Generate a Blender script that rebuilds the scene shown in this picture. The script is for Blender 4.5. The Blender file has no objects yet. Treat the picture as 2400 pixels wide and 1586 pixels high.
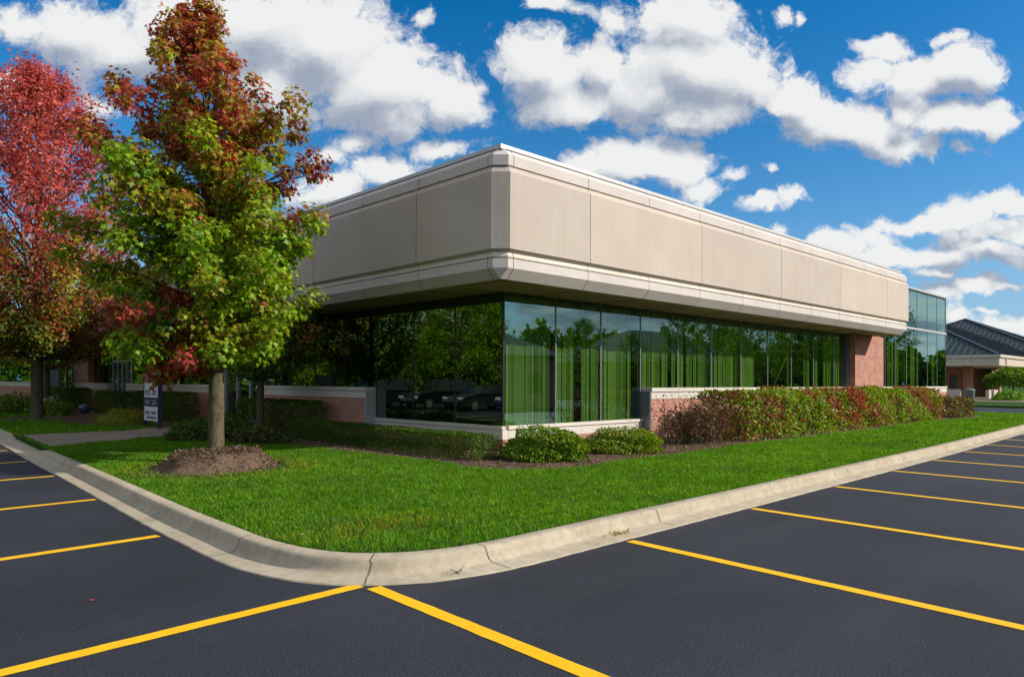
import bpy, math, random
import numpy as np
from mathutils import Matrix, Vector
random.seed(7); RNG = np.random.default_rng(7)
S = bpy.context.scene
COL = S.collection
R = math.radians

# ------------------------------------------------------------------ helpers
class MB:
    """collects polygons in world space; build() links them as one mesh object"""
    def __init__(self): self.v = []; self.f = []; self.m = []
    def face(self, pts, mi=0):
        n = len(self.v); self.v += [tuple(p) for p in pts]; self.f.append(tuple(range(n, n+len(pts)))); self.m.append(mi)
    def box(self, x0, x1, y0, y1, z0, z1, mi=0):
        n = len(self.v)
        self.v += [(x0,y0,z0),(x1,y0,z0),(x1,y1,z0),(x0,y1,z0),(x0,y0,z1),(x1,y0,z1),(x1,y1,z1),(x0,y1,z1)]
        for q in ((0,3,2,1),(4,5,6,7),(0,1,5,4),(1,2,6,5),(2,3,7,6),(3,0,4,7)):
            self.f.append(tuple(n+i for i in q)); self.m.append(mi)
    def prism(self, poly, z0, z1, mi=0):
        n = len(self.v); k = len(poly)
        self.v += [(p[0],p[1],z0) for p in poly] + [(p[0],p[1],z1) for p in poly]
        self.f.append(tuple(n+k+i for i in range(k))); self.m.append(mi)
        self.f.append(tuple(n+i for i in range(k-1,-1,-1))); self.m.append(mi)
        for i in range(k):
            j = (i+1) % k
            self.f.append((n+i, n+j, n+k+j, n+k+i)); self.m.append(mi)
    def tube(self, pts, rad, seg=8, mi=0, wob=0.0, caps=True):
        n0 = len(self.v); pts = [Vector(p) for p in pts]
        for i, p in enumerate(pts):
            d = (pts[min(i+1,len(pts)-1)] - pts[max(i-1,0)]).normalized()
            a = d.orthogonal().normalized() if abs(d.z) < .9 else Vector((1,0,0))
            a = (a - d*a.dot(d)).normalized(); b = d.cross(a)
            r = rad[i] if hasattr(rad,'__len__') else rad
            for k in range(seg):
                t = 2*math.pi*k/seg
                rr = r*(1 + wob*math.sin(3*t+i*.7) + wob*random.uniform(-.5,.5))
                self.v.append(tuple(p + a*(rr*math.cos(t)) + b*(rr*math.sin(t))))
        for i in range(len(pts)-1):
            for k in range(seg):
                j = (k+1) % seg
                self.f.append((n0+i*seg+k, n0+i*seg+j, n0+(i+1)*seg+j, n0+(i+1)*seg+k)); self.m.append(mi)
        if caps:
            self.f.append(tuple(n0+k for k in range(seg-1,-1,-1))); self.m.append(mi)
            e = n0+(len(pts)-1)*seg
            self.f.append(tuple(e+k for k in range(seg))); self.m.append(mi)
    def bar(self, p, q, w, h, up=(0,0,1), mi=0):
        p, q, up = Vector(p), Vector(q), Vector(up)
        d = (q-p).normalized(); s = d.cross(up).normalized(); u = s.cross(d)
        n = len(self.v)
        for e in (p, q):
            for a, b in ((-1,-1),(1,-1),(1,1),(-1,1)):
                self.v.append(tuple(e + s*(a*w/2) + u*(b*h/2)))
        for f in ((0,1,2,3),(7,6,5,4),(0,4,5,1),(1,5,6,2),(2,6,7,3),(3,7,4,0)):
            self.f.append(tuple(n+i for i in f)); self.m.append(mi)
    def loft(self, rings, closed=False, mi=0):
        n0 = len(self.v); k = len(rings[0])
        for r in rings: self.v += [tuple(p) for p in r]
        for i in range(len(rings)-1):
            for j in range(k if closed else k-1):
                jj = (j+1) % k
                self.f.append((n0+i*k+j, n0+i*k+jj, n0+(i+1)*k+jj, n0+(i+1)*k+j)); self.m.append(mi)
    def build(self, name, mat, parent=None, smooth=False):
        me = bpy.data.meshes.new(name)
        off = parent_loc(parent) if parent else Vector((0,0,0))
        me.from_pydata([(x-off.x, y-off.y, z-off.z) for x,y,z in self.v], [], self.f)
        mats = mat if isinstance(mat, (list,tuple)) else [mat]
        for m in mats: me.materials.append(m)
        if len(mats) > 1: me.polygons.foreach_set('material_index', self.m)
        if smooth: me.polygons.foreach_set('use_smooth', [True]*len(me.polygons))
        me.update()
        o = bpy.data.objects.new(name, me); COL.objects.link(o)
        if parent: o.parent = parent
        return o

def parent_loc(o):
    v = Vector((0,0,0))
    while o is not None: v = v + o.location; o = o.parent
    return v
def tag(o, label=None, cat=None, group=None, kind=None):
    if label: o['label'] = label
    if cat: o['category'] = cat
    if group: o['group'] = group
    if kind: o['kind'] = kind
    return o
def thing(name, loc, label, cat, group=None):
    o = bpy.data.objects.new(name, None); COL.objects.link(o); o.location = loc
    o.empty_display_size = .2
    return tag(o, label, cat, group)
def copy_tree(o, parent=None):
    c = o.copy(); COL.objects.link(c)
    if parent: c.parent = parent
    for ch in list(o.children): copy_tree(ch, c)
    return c
def array_mesh(name, V, F, mat, parent=None, cols=None, smooth=False):
    """V (n,3), F (m,k) same-size polygons, cols (m,3) per face"""
    me = bpy.data.meshes.new(name)
    off = parent_loc(parent) if parent else Vector((0,0,0))
    V = np.asarray(V, np.float32) - np.array(off, np.float32); F = np.asarray(F, np.int32)
    me.vertices.add(len(V)); me.vertices.foreach_set('co', V.ravel())
    me.loops.add(F.size); me.loops.foreach_set('vertex_index', F.ravel())
    me.polygons.add(len(F))
    me.polygons.foreach_set('loop_start', np.arange(0, F.size, F.shape[1], dtype=np.int32))
    me.polygons.foreach_set('loop_total', np.full(len(F), F.shape[1], np.int32))
    if smooth: me.polygons.foreach_set('use_smooth', np.ones(len(F), bool))
    me.update(calc_edges=True)
    if cols is not None:
        a = me.attributes.new('leaf_col', 'FLOAT_COLOR', 'FACE')
        c4 = np.ones((len(F),4), np.float32); c4[:,:3] = cols
        a.data.foreach_set('color', c4.ravel())
    me.materials.append(mat); me.validate()
    o = bpy.data.objects.new(name, me); COL.objects.link(o)
    if parent: o.parent = parent
    return o
def unit(a): return a/np.maximum(np.linalg.norm(a, axis=-1, keepdims=True), 1e-9)

STAR = np.array([(0,0,0),(.13,.22,0),(.40,.10,-.03),(.27,.36,.0),(.52,.52,-.05),(.20,.56,.01),(0,1.0,-.07),(-.20,.56,.01),(-.52,.52,-.05),(-.27,.36,0),(-.40,.10,-.03),(-.13,.22,0)])
RHOMB = np.array([(0,0,0),(.30,.45,.06),(0,1,0),(-.30,.45,.06)])
HEXL = np.array([(0,0,0),(.24,.25,.03),(.28,.55,.04),(0,1,0),(-.28,.55,.04),(-.24,.25,.03)])
def leaf_mesh(name, C, nrm, axis, size, tmpl, cols, mat, parent):
    """one mesh of many separate leaves"""
    N = len(C); K = len(tmpl)
    n = unit(nrm); a = axis - n*np.sum(axis*n, -1, keepdims=True); a = unit(a + 1e-6); s = np.cross(a, n)
    T = tmpl[None]*size[:,None,None]
    V = C[:,None] + T[...,0:1]*s[:,None] + T[...,1:2]*a[:,None] + T[...,2:3]*n[:,None]
    F = np.arange(N*K).reshape(N,K)
    return array_mesh(name, V.reshape(-1,3), F, mat, parent, cols)

# ------------------------------------------------------------------ node helpers
def new_mat(name):
    m = bpy.data.materials.new(name); m.use_nodes = True
    nt = m.node_tree; nt.nodes.clear()
    out = nt.nodes.new('ShaderNodeOutputMaterial')
    return m, nt, out
def N(nt, t, **kw):
    n = nt.nodes.new(t)
    for k, v in kw.items():
        if k in n.inputs.keys(): n.inputs[k].default_value = v
        else: setattr(n, k, v)
    return n
def ramp(nt, fac, stops):
    r = nt.nodes.new('ShaderNodeValToRGB'); e = r.color_ramp.elements
    while len(e) < len(stops): e.new(.5)
    for i, (p, c) in enumerate(stops):
        e[i].position = p; e[i].color = (c[0],c[1],c[2],1) if hasattr(c,'__len__') else (c,c,c,1)
    nt.links.new(fac, r.inputs[0]); return r.outputs[0]
def mixc(nt, fac, a, b, mode='MIX'):
    m = nt.nodes.new('ShaderNodeMix'); m.data_type = 'RGBA'; m.blend_type = mode
    for i, v in ((0,fac),(6,a),(7,b)):
        if hasattr(v, 'links'): nt.links.new(v, m.inputs[i])
        elif hasattr(v,'__len__'): m.inputs[i].default_value = (v[0],v[1],v[2],1)
        else: m.inputs[i].default_value = v
    return m.outputs[2]
def mth(nt, op, a, b=None, c=None, clamp=False):
    m = nt.nodes.new('ShaderNodeMath'); m.operation = op; m.use_clamp = clamp
    for i, v in enumerate((a,b,c)):
        if v is None: continue
        if hasattr(v,'links'): nt.links.new(v, m.inputs[i])
        else: m.inputs[i].default_value = v
    return m.outputs[0]
def vmath(nt, op, a, b=None):
    m = nt.nodes.new('ShaderNodeVectorMath'); m.operation = op
    for i, v in enumerate((a,b)):
        if v is None: continue
        if hasattr(v,'links'): nt.links.new(v, m.inputs[i])
        else: m.inputs[i].default_value = v
    return m.outputs['Value'] if op in ('LENGTH','DOT_PRODUCT') else m.outputs['Vector']
def wpos(nt): return nt.nodes.new('ShaderNodeNewGeometry').outputs['Position']
def noise(nt, vec, scale, detail=4, rough=.55, sc=None):
    if sc is not None:
        vec = vmath(nt, 'MULTIPLY', vec, sc)
    n = nt.nodes.new('ShaderNodeTexNoise'); n.inputs['Scale'].default_value = scale
    n.inputs['Detail'].default_value = detail; n.inputs['Roughness'].default_value = rough
    nt.links.new(vec, n.inputs['Vector']); return n.outputs['Fac']
def finish(nt, out, color, rough=.8, spec=.3, bump=None, bstr=.3, bdist=.01, metal=0.):
    b = nt.nodes.new('ShaderNodeBsdfPrincipled')
    for k, v in (('Base Color',color),('Roughness',rough),('Metallic',metal),('Specular IOR Level',spec)):
        if hasattr(v,'links'): nt.links.new(v, b.inputs[k])
        elif hasattr(v,'__len__'): b.inputs[k].default_value = (v[0],v[1],v[2],1)
        else: b.inputs[k].default_value = v
    if bump is not None:
        bp = nt.nodes.new('ShaderNodeBump'); bp.inputs['Strength'].default_value = bstr; bp.inputs['Distance'].default_value = bdist
        nt.links.new(bump, bp.inputs['Height']); nt.links.new(bp.outputs[0], b.inputs['Normal'])
    nt.links.new(b.outputs[0], out.inputs['Surface']); return b

def m_concrete(name, c1, c2, streak=.0, grain=90, bstr=.25, bdist=.004):
    m, nt, out = new_mat(name); p = wpos(nt)
    big = noise(nt, p, .9, 5, .6)
    fine = noise(nt, p, grain, 3, .7)
    col = mixc(nt, ramp(nt, big, [(.3,0),(.72,1)]), c1, c2)
    if streak:
        st = noise(nt, p, 1.0, 4, .6, sc=(9,9,.35))
        col = mixc(nt, mth(nt,'MULTIPLY', ramp(nt, st, [(.42,0),(.75,1)]), streak), col, tuple(x*.62 for x in c1), 'MIX')
        st2 = noise(nt, p, 1.0, 3, .6, sc=(30,30,.5))
        col = mixc(nt, mth(nt,'MULTIPLY', ramp(nt, st2, [(.45,0),(.8,1)]), streak*.45), col, tuple(min(1,x*1.2) for x in c2))
    col = mixc(nt, .55, col, mixc(nt, 1., col, ramp(nt, fine, [(.25,.55),(.75,1.35)]), 'MULTIPLY'))
    oi = nt.nodes.new('ShaderNodeObjectInfo')        # each cast piece has its own tone
    col = mixc(nt, 1., col, ramp(nt, oi.outputs['Random'], [(0,(.93,.93,.94)),(1,(1.06,1.05,1.03))]), 'MULTIPLY')
    finish(nt, out, col, .9, .2, fine, bstr, bdist); return m
def m_plain(name, c, rough=.6, spec=.3, metal=0., var=.12, scale=6):
    m, nt, out = new_mat(name); p = wpos(nt)
    n = noise(nt, p, scale, 4)
    col = mixc(nt, ramp(nt, n, [(.3,0),(.7,1)]), tuple(x*(1-var) for x in c), tuple(min(1,x*(1+var)) for x in c))
    finish(nt, out, col, rough, spec, metal=metal); return m
def m_brick(name):
    m, nt, out = new_mat(name); p = wpos(nt)
    sx = nt.nodes.new('ShaderNodeSeparateXYZ'); nt.links.new(p, sx.inputs[0])
    u = mth(nt,'ADD', sx.outputs[0], sx.outputs[1])
    cx = nt.nodes.new('ShaderNodeCombineXYZ'); nt.links.new(u, cx.inputs[0]); nt.links.new(sx.outputs[2], cx.inputs[1])
    b = nt.nodes.new('ShaderNodeTexBrick'); nt.links.new(cx.outputs[0], b.inputs['Vector'])
    b.inputs['Scale'].default_value = 1; b.inputs['Brick Width'].default_value = .30; b.inputs['Row Height'].default_value = .10
    b.inputs['Mortar Size'].default_value = .008; b.inputs['Mortar Smooth'].default_value = .15; b.inputs['Bias'].default_value = .0
    b.inputs['Color1'].default_value = (.44,.19,.135,1); b.inputs['Color2'].default_value = (.52,.25,.18,1); b.inputs['Mortar'].default_value = (.54,.36,.28,1)
    n = noise(nt, p, 3, 4); n2 = noise(nt, p, 60, 2)
    col = mixc(nt, 1., b.outputs['Color'], ramp(nt, n, [(.25,.8),(.75,1.15)]), 'MULTIPLY')
    col = mixc(nt, .6, col, mixc(nt, 1., col, ramp(nt, n2, [(.3,.75),(.7,1.2)]), 'MULTIPLY'))
    h = mth(nt,'SUBTRACT', mth(nt,'MULTIPLY', n2, .25), b.outputs['Fac'])
    finish(nt, out, col, .9, .2, h, .5, .008); return m
def m_leaf(name, trans=.42, gloss=.02, sat=1.0):
    m, nt, out = new_mat(name)
    a = nt.nodes.new('ShaderNodeAttribute'); a.attribute_name = 'leaf_col'
    c = a.outputs['Color']
    d = N(nt,'ShaderNodeBsdfDiffuse'); nt.links.new(c, d.inputs['Color'])
    t = N(nt,'ShaderNodeBsdfTranslucent')
    tc = mixc(nt, 1., c, (1.25,1.15,.75), 'MULTIPLY'); nt.links.new(tc, t.inputs['Color'])
    g = N(nt,'ShaderNodeBsdfGlossy'); g.inputs['Roughness'].default_value = .5; g.inputs['Color'].default_value = (.8,.85,.8,1)
    x = N(nt,'ShaderNodeMixShader'); x.inputs[0].default_value = trans
    nt.links.new(d.outputs[0], x.inputs[1]); nt.links.new(t.outputs[0], x.inputs[2])
    y = N(nt,'ShaderNodeMixShader'); y.inputs[0].default_value = gloss
    nt.links.new(x.outputs[0], y.inputs[1]); nt.links.new(g.outputs[0], y.inputs[2])
    nt.links.new(y.outputs[0], out.inputs['Surface']); return m
def m_glass(name, tint, refl, base=.2, power=1.0):
    """solar glass: mirror coat over a tinted see-through pane"""
    m, nt, out = new_mat(name)
    t = N(nt,'ShaderNodeBsdfTransparent'); t.inputs['Color'].default_value = (*tint,1)
    g = N(nt,'ShaderNodeBsdfGlossy'); g.inputs['Roughness'].default_value = 0.0; g.inputs['Color'].default_value = (*refl,1)
    w = wpos(nt); wn = noise(nt, w, .55, 2, .5)
    bp = N(nt,'ShaderNodeBump'); bp.inputs['Strength'].default_value = .12; bp.inputs['Distance'].default_value = .02
    nt.links.new(wn, bp.inputs['Height']); nt.links.new(bp.outputs[0], g.inputs['Normal'])
    ge = nt.nodes.new('ShaderNodeNewGeometry')
    cs = mth(nt,'ABSOLUTE', vmath(nt,'DOT_PRODUCT', ge.outputs['Incoming'], ge.outputs['Normal']))
    fac = mth(nt,'ADD', mth(nt,'MULTIPLY', mth(nt,'POWER', mth(nt,'SUBTRACT', 1., cs), 4.), power), base, clamp=True)
    x = N(nt,'ShaderNodeMixShader'); nt.links.new(fac, x.inputs[0])
    nt.links.new(t.outputs[0], x.inputs[1]); nt.links.new(g.outputs[0], x.inputs[2])
    nt.links.new(x.outputs[0], out.inputs['Surface']); return m

M = {}
M['panel'] = m_concrete('panel_concrete', (.54,.455,.38), (.605,.52,.44), streak=.15, grain=70)
M['band'] = m_concrete('band_concrete', (.60,.54,.50), (.69,.625,.58), streak=.14, grain=110)
M['rough'] = m_concrete('exposed_aggregate', (.44,.385,.34), (.56,.49,.44), streak=.3, grain=60, bstr=.5, bdist=.008)
M['cream'] = m_concrete('cream_stone', (.66,.60,.51), (.74,.69,.60), streak=.1, grain=90, bstr=.12)
M['dark_core'] = m_plain('joint_dark', (.09,.075,.06), .9)
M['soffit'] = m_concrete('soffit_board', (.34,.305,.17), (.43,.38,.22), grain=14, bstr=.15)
M['coping'] = m_plain('coping_metal', (.56,.55,.53), .45, .4, .2, .05)
M['brick'] = m_brick('red_brick')
M['frame'] = m_plain('grey_metal_frame', (.20,.20,.21), .4, .5, .4, .05)
M['frame_light'] = m_plain('light_metal_frame', (.45,.46,.50), .4, .5, .3, .05)
M['frame_dark'] = m_plain('dark_metal_frame', (.02,.025,.02), .35, .5, 0., .1)
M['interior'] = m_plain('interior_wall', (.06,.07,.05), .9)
M['blind'] = m_plain('blind_fabric', (.66,.66,.58), .85, .1, 0, .04)
M['glass'] = m_glass('green_glass', (.36,.545,.215), (.62,.98,1.0), .235, .72)
M['glass_dark'] = m_glass('dark_solar_glass', (.30,.5,.24), (.60,.76,.56), .27, .75)
M['roof_felt'] = m_plain('roof_felt', (.25,.24,.23), .9)
M['leaf'] = m_leaf('leaf_skin')
M['hedge_leaf'] = m_leaf('hedge_leaf_skin', .36, .02)

def m_bark():
    m, nt, out = new_mat('bark'); p = wpos(nt)
    v = noise(nt, p, 1, 5, .65, sc=(38,38,7)); n = noise(nt, p, 6, 3)
    col = ramp(nt, v, [(.35,(.040,.031,.020)),(.55,(.125,.10,.062)),(.75,(.23,.195,.13))])
    col = mixc(nt, ramp(nt, n, [(.45,0),(.75,.5)]), col, (.13,.14,.07))
    finish(nt, out, col, .95, .15, v, .9, .02); return m
M['bark'] = m_bark()
def m_asphalt():
    m, nt, out = new_mat('asphalt'); p = wpos(nt)
    fine = noise(nt, p, 88, 3, .78); mid = noise(nt, p, 14, 4, .6); big = noise(nt, p, .35, 4, .6)
    col = ramp(nt, fine, [(.34,(.005,.007,.011)),(.50,(.0175,.020,.028)),(.64,(.058,.060,.073))])
    col = mixc(nt, 1., col, ramp(nt, big, [(.3,.74),(.7,1.28)]), 'MULTIPLY')
    col = mixc(nt, 1., col, ramp(nt, mid, [(.3,.88),(.7,1.10)]), 'MULTIPLY')
    # worn wheel tracks across the bays
    tr = noise(nt, p, 1, 3, .5, sc=(.10,.9,0))
    col = mixc(nt, mth(nt,'MULTIPLY', ramp(nt, tr, [(.55,0),(.72,1)]), .22), col, (.055,.055,.062))
    finish(nt, out, col, .8, .3, fine, .30, .004); return m
M['asphalt'] = m_asphalt()
def m_paint():
    m, nt, out = new_mat('yellow_paint'); p = wpos(nt)
    f = noise(nt, p, 120, 3, .7); b = noise(nt, p, 3.5, 4, .65)
    col = mixc(nt, ramp(nt, b, [(.35,0),(.7,1)]), (.84,.455,.002), (.92,.53,.006))
    wear = mth(nt,'MULTIPLY', ramp(nt, f, [(.56,0),(.70,1)]), ramp(nt, b, [(.35,.15),(.65,.85)]))
    col = mixc(nt, wear, col, (.16,.12,.06))
    finish(nt, out, col, .7, .3, f, .35, .004); return m
M['paint'] = m_paint()
def m_kerb():
    m, nt, out = new_mat('kerb_concrete'); p = wpos(nt)
    f = noise(nt, p, 130, 3, .7); b = noise(nt, p, 1.6, 5, .65); s = noise(nt, p, 9, 4, .6)
    col = mixc(nt, ramp(nt, b, [(.3,0),(.7,1)]), (.385,.322,.228), (.50,.43,.318))
    col = mixc(nt, 1., col, ramp(nt, s, [(.3,.84),(.7,1.12)]), 'MULTIPLY')
    col = mixc(nt, 1., col, ramp(nt, f, [(.3,.78),(.7,1.18)]), 'MULTIPLY')
    v = N(nt,'ShaderNodeTexVoronoi'); v.inputs['Scale'].default_value = 5.5; nt.links.new(p, v.inputs['Vector'])
    col = mixc(nt, mth(nt,'MULTIPLY', ramp(nt, v.outputs['Distance'], [(.0,1),(.09,0)]), .5), col, (.20,.16,.11))
    finish(nt, out, col, .92, .2, f, .45, .004); return m
M['kerb'] = m_kerb()
M['crack'] = m_plain('crack_dirt', (.115,.09,.062), .95)
M['walk'] = m_concrete('walk_concrete', (.21,.17,.13), (.27,.22,.17), grain=110)
def m_soil(name, cs):
    m, nt, out = new_mat(name); p = wpos(nt)
    f = noise(nt, p, 42, 5, .75); g = noise(nt, p, 3, 3)
    col = ramp(nt, f, [(.28,cs[0]),(.5,cs[1]),(.72,cs[2])])
    col = mixc(nt, 1., col, ramp(nt, g, [(.3,.75),(.7,1.2)]), 'MULTIPLY')
    finish(nt, out, col, .95, .1, f, 1., .03); return m
M['mulch'] = m_soil('bark_mulch', ((.055,.034,.022),(.16,.105,.070),(.30,.215,.15)))
M['turf'] = m_soil('turf_soil', ((.012,.035,.006),(.03,.085,.010),(.06,.13,.018)))
def m_grass():
    m, nt, out = new_mat('grass_blade'); p = wpos(nt)
    a = noise(nt, p, .55, 4, .6); b = noise(nt, p, 5, 3, .6)
    c = ramp(nt, a, [(.30,(.10,.265,.002)),(.5,(.135,.335,.002)),(.72,(.175,.385,.003))])
    c = mixc(nt, ramp(nt, b, [(.40,0),(.72,.75)]), c, (.045,.150,.006))
    sp_ = noise(nt, p, .38, 3, .55); c = mixc(nt, ramp(nt, sp_, [(.52,0),(.68,.55)]), c, (.060,.150,.012))
    at = nt.nodes.new('ShaderNodeAttribute'); at.attribute_name = 'leaf_col'
    c = mixc(nt, 1., c, at.outputs['Color'], 'MULTIPLY')
    d = N(nt,'ShaderNodeBsdfDiffuse'); nt.links.new(c, d.inputs['Color'])
    t = N(nt,'ShaderNodeBsdfTranslucent'); nt.links.new(mixc(nt,1.,c,(1.3,1.2,.8),'MULTIPLY'), t.inputs['Color'])
    g = N(nt,'ShaderNodeBsdfGlossy'); g.inputs['Roughness'].default_value = .5; g.inputs['Color'].default_value = (.5,.6,.45,1)
    x = N(nt,'ShaderNodeMixShader'); x.inputs[0].default_value = .45
    nt.links.new(d.outputs[0], x.inputs[1]); nt.links.new(t.outputs[0], x.inputs[2])
    y = N(nt,'ShaderNodeMixShader'); y.inputs[0].default_value = .04
    nt.links.new(x.outputs[0], y.inputs[1]); nt.links.new(g.outputs[0], y.inputs[2])
    nt.links.new(y.outputs[0], out.inputs['Surface']); return m
M['grass'] = m_grass()

# ------------------------------------------------------------------ camera
CAM = Vector((-10.3802, -11.0130, 1.6))
FW = Vector((0.69483001, 0.71909914, 0.01037667)); RT = Vector((0.71910148, -0.69489253, 0.00417576)); UP = Vector((-0.01021346, -0.00456044, 0.99993744))
cd = bpy.data.cameras.new('camera'); cam = bpy.data.objects.new('camera', cd); COL.objects.link(cam)
cam.matrix_world = Matrix(((RT.x,UP.x,-FW.x,CAM.x),(RT.y,UP.y,-FW.y,CAM.y),(RT.z,UP.z,-FW.z,CAM.z),(0,0,0,1)))
cd.sensor_width = 36; cd.lens = 1685.23/2400*36; cd.shift_y = 84.08/2400; cd.clip_end = 3000; cd.clip_start = .1
S.camera = cam

# ------------------------------------------------------------------ sun, sky
SUN = Vector((.74,-1.0,0)).normalized(); EL = R(31.8)
SUN = Vector((SUN.x*math.cos(EL), SUN.y*math.cos(EL), math.sin(EL)))
sl = bpy.data.lights.new('sun','SUN'); sl.energy = 4.8; sl.angle = R(.53); sl.color = (1.0,.94,.845)
so = bpy.data.objects.new('sun', sl); COL.objects.link(so); so.rotation_euler = SUN.to_track_quat('Z','Y').to_euler(); so.location = (20,-20,30)

def build_world():
    w = bpy.data.worlds.new('World'); S.world = w; w.use_nodes = True
    nt = w.node_tree; nt.nodes.clear()
    out = nt.nodes.new('ShaderNodeOutputWorld'); bg = nt.nodes.new('ShaderNodeBackground')
    sky = nt.nodes.new('ShaderNodeTexSky'); sky.sky_type = 'NISHITA'; sky.sun_disc = False
    sky.sun_elevation = EL; sky.sun_rotation = math.atan2(SUN.x, SUN.y); sky.air_density = 1.0; sky.dust_density = .35; sky.ozone_density = 2.5
    D = nt.nodes.new('ShaderNodeTexCoord').outputs['Generated']
    # direction on a plane that fronts the building side of the sky
    df = vmath(nt,'DOT_PRODUCT', D, tuple(FW)); dr = vmath(nt,'DOT_PRODUCT', D, tuple(RT)); du = vmath(nt,'DOT_PRODUCT', D, tuple(UP))
    dfc = mth(nt,'MAXIMUM', df, .05)
    cx = nt.nodes.new('ShaderNodeCombineXYZ'); nt.links.new(mth(nt,'DIVIDE',dr,dfc), cx.inputs[0]); nt.links.new(mth(nt,'DIVIDE',du,dfc), cx.inputs[1])
    P = cx.outputs[0]
    blobs = [ # x, y, half width, half height, weight
     (180,60,200,75,.9),(330,95,260,100,1.),(420,40,200,70,.9),(620,60,220,150,1.1),(760,110,190,130,1.2),(900,200,200,110,1.2),(1040,225,110,85,1.),(930,260,150,80,1.),(650,200,150,120,.9),
     (60,50,120,60,.75),(30,190,70,50,.8),(250,240,90,60,.6),
     (830,335,90,42,.85),(1040,345,95,38,.85),(890,390,130,42,.9),(770,365,70,40,.8),(790,440,95,60,.9),(980,320,60,30,.6),
     (1000,30,38,32,.75),(1275,12,75,26,.75),
     (1270,170,120,95,1.1),(1400,150,100,80,1.05),(1330,240,150,65,1.),(1510,200,120,100,.9),(1420,35,90,60,.7),
     (1640,160,190,135,1.2),(1620,40,130,70,1.),(1540,60,60,60,.8),(1740,170,110,90,1.),(1650,265,150,55,1.05),(1560,215,130,70,1.),(1880,235,110,60,1.05),(1930,275,130,55,1.),
     (2020,300,180,62,1.1),(2130,260,90,60,1.),(2250,285,125,48,1.05),(2110,340,160,36,.85),(2270,345,70,18,.6),
     (2040,180,75,42,1.),(2140,190,130,55,1.),(2240,165,110,60,1.1),(2070,120,90,30,.75),(2235,100,55,30,.75),
     (1830,35,32,22,.6),(1885,48,22,18,.55),
     (1380,385,85,48,1.),(1490,372,150,60,1.15),(1590,390,70,52,1.),(1650,442,70,30,.9),(1780,478,62,22,1.),(1850,470,46,26,1.),(1700,410,45,20,.55),(1815,415,30,12,.5),
     (2050,555,80,28,.9),(2150,520,110,36,.9),(2280,500,130,44,1.),(2380,470,110,44,1.),(2250,560,110,40,1.),(2360,540,120,46,1.1),(2180,600,140,34,1.),(2330,590,150,36,1.),(1960,575,100,40,.8),(2100,600,110,36,.9),(2020,620,90,30,.8),
     (2190,645,80,16,.75),(2290,662,85,20,.9),(2360,672,60,14,.8),(2200,685,60,24,.8),(1830,535,40,22,.6),(2250,745,70,28,.6),(2380,765,80,28,.85),(2320,730,40,8,.5)]
    def density(P, detail, amin=0):
        g = noise(nt, P, 5.5, 4, .6)
        n3 = nt.nodes.new('ShaderNodeTexNoise'); n3.inputs['Scale'].default_value = 8; n3.inputs['Detail'].default_value = 5; n3.inputs['Roughness'].default_value = .6
        nt.links.new(P, n3.inputs['Vector'])
        wv = vmath(nt,'MULTIPLY', vmath(nt,'SUBTRACT', n3.outputs['Color'], (.5,.5,.5)), (.100,.075,0))
        Q = vmath(nt,'ADD', P, wv)
        acc = None
        for x, y, a, b, wt in blobs:
            if a*b < amin: continue
            c = ((x-1200)/1685.2, -(y-877)/1685.2, 0)
            L = vmath(nt,'LENGTH', vmath(nt,'MULTIPLY', vmath(nt,'SUBTRACT', Q, c), (1685.2/(a*1.40), 1685.2/(b*1.40), 0)))
            v = mth(nt,'MULTIPLY_ADD', L, -wt, wt)
            acc = v if acc is None else mth(nt,'SMOOTH_MAX', acc, v, .12)
        f = mth(nt,'ADD', mth(nt,'MULTIPLY', noise(nt, Q, 14, detail, .64), .78), mth(nt,'MULTIPLY', noise(nt, Q, 38, 8, .70), .44))
        blob = mth(nt,'MAXIMUM', acc, -.6)
        acc = mth(nt,'ADD', blob, mth(nt,'MULTIPLY', mth(nt,'SUBTRACT', f, .735), 1.85))
        soft = mth(nt,'ADD', blob, mth(nt,'MULTIPLY', mth(nt,'SUBTRACT', f, .69), .55))
        return mth(nt,'ADD', acc, mth(nt,'MULTIPLY', mth(nt,'SUBTRACT', g, .5), .5)), soft
    d1, s1 = density(P, 9); d2, s2 = density(vmath(nt,'ADD', P, (.014,.036,0)), 6, 4200)
    # clouds over the rest of the sky dome
    D3 = vmath(nt,'MULTIPLY', D, (2.6,2.6,13.))
    g1 = mth(nt,'MULTIPLY', mth(nt,'SUBTRACT', noise(nt, D3, 1.7, 9, .6), .445), 4.2)
    g2 = mth(nt,'MULTIPLY', mth(nt,'SUBTRACT', noise(nt, vmath(nt,'ADD', D3, (.06,-.06,.34)), 1.7, 6, .6), .445), 4.2)
    front = mth(nt,'SMOOTH_MIN', 1., mth(nt,'MULTIPLY', mth(nt,'SUBTRACT', df, .62), 14.), .1, clamp=True)
    def lerp(a, b, t): return mth(nt,'ADD', a, mth(nt,'MULTIPLY', mth(nt,'SUBTRACT', b, a), t))
    e1 = lerp(g1, d1, front); dl = lerp(mth(nt,'SUBTRACT', g1, g2), mth(nt,'MULTIPLY', mth(nt,'SUBTRACT', s1, s2), 1.55), front)
    mr = nt.nodes.new('ShaderNodeMapRange'); mr.interpolation_type = 'SMOOTHSTEP'; nt.links.new(e1, mr.inputs[0]); mr.inputs[1].default_value = -.04; mr.inputs[2].default_value = .34
    alpha = mr.outputs[0]
    lit = mth(nt,'ADD', mth(nt,'MULTIPLY', dl, 1.05), .62)
    lit = mth(nt,'SUBTRACT', lit, mth(nt,'MULTIPLY', mth(nt,'MAXIMUM', mth(nt,'SUBTRACT', e1, .50), 0.), .42))
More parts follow.
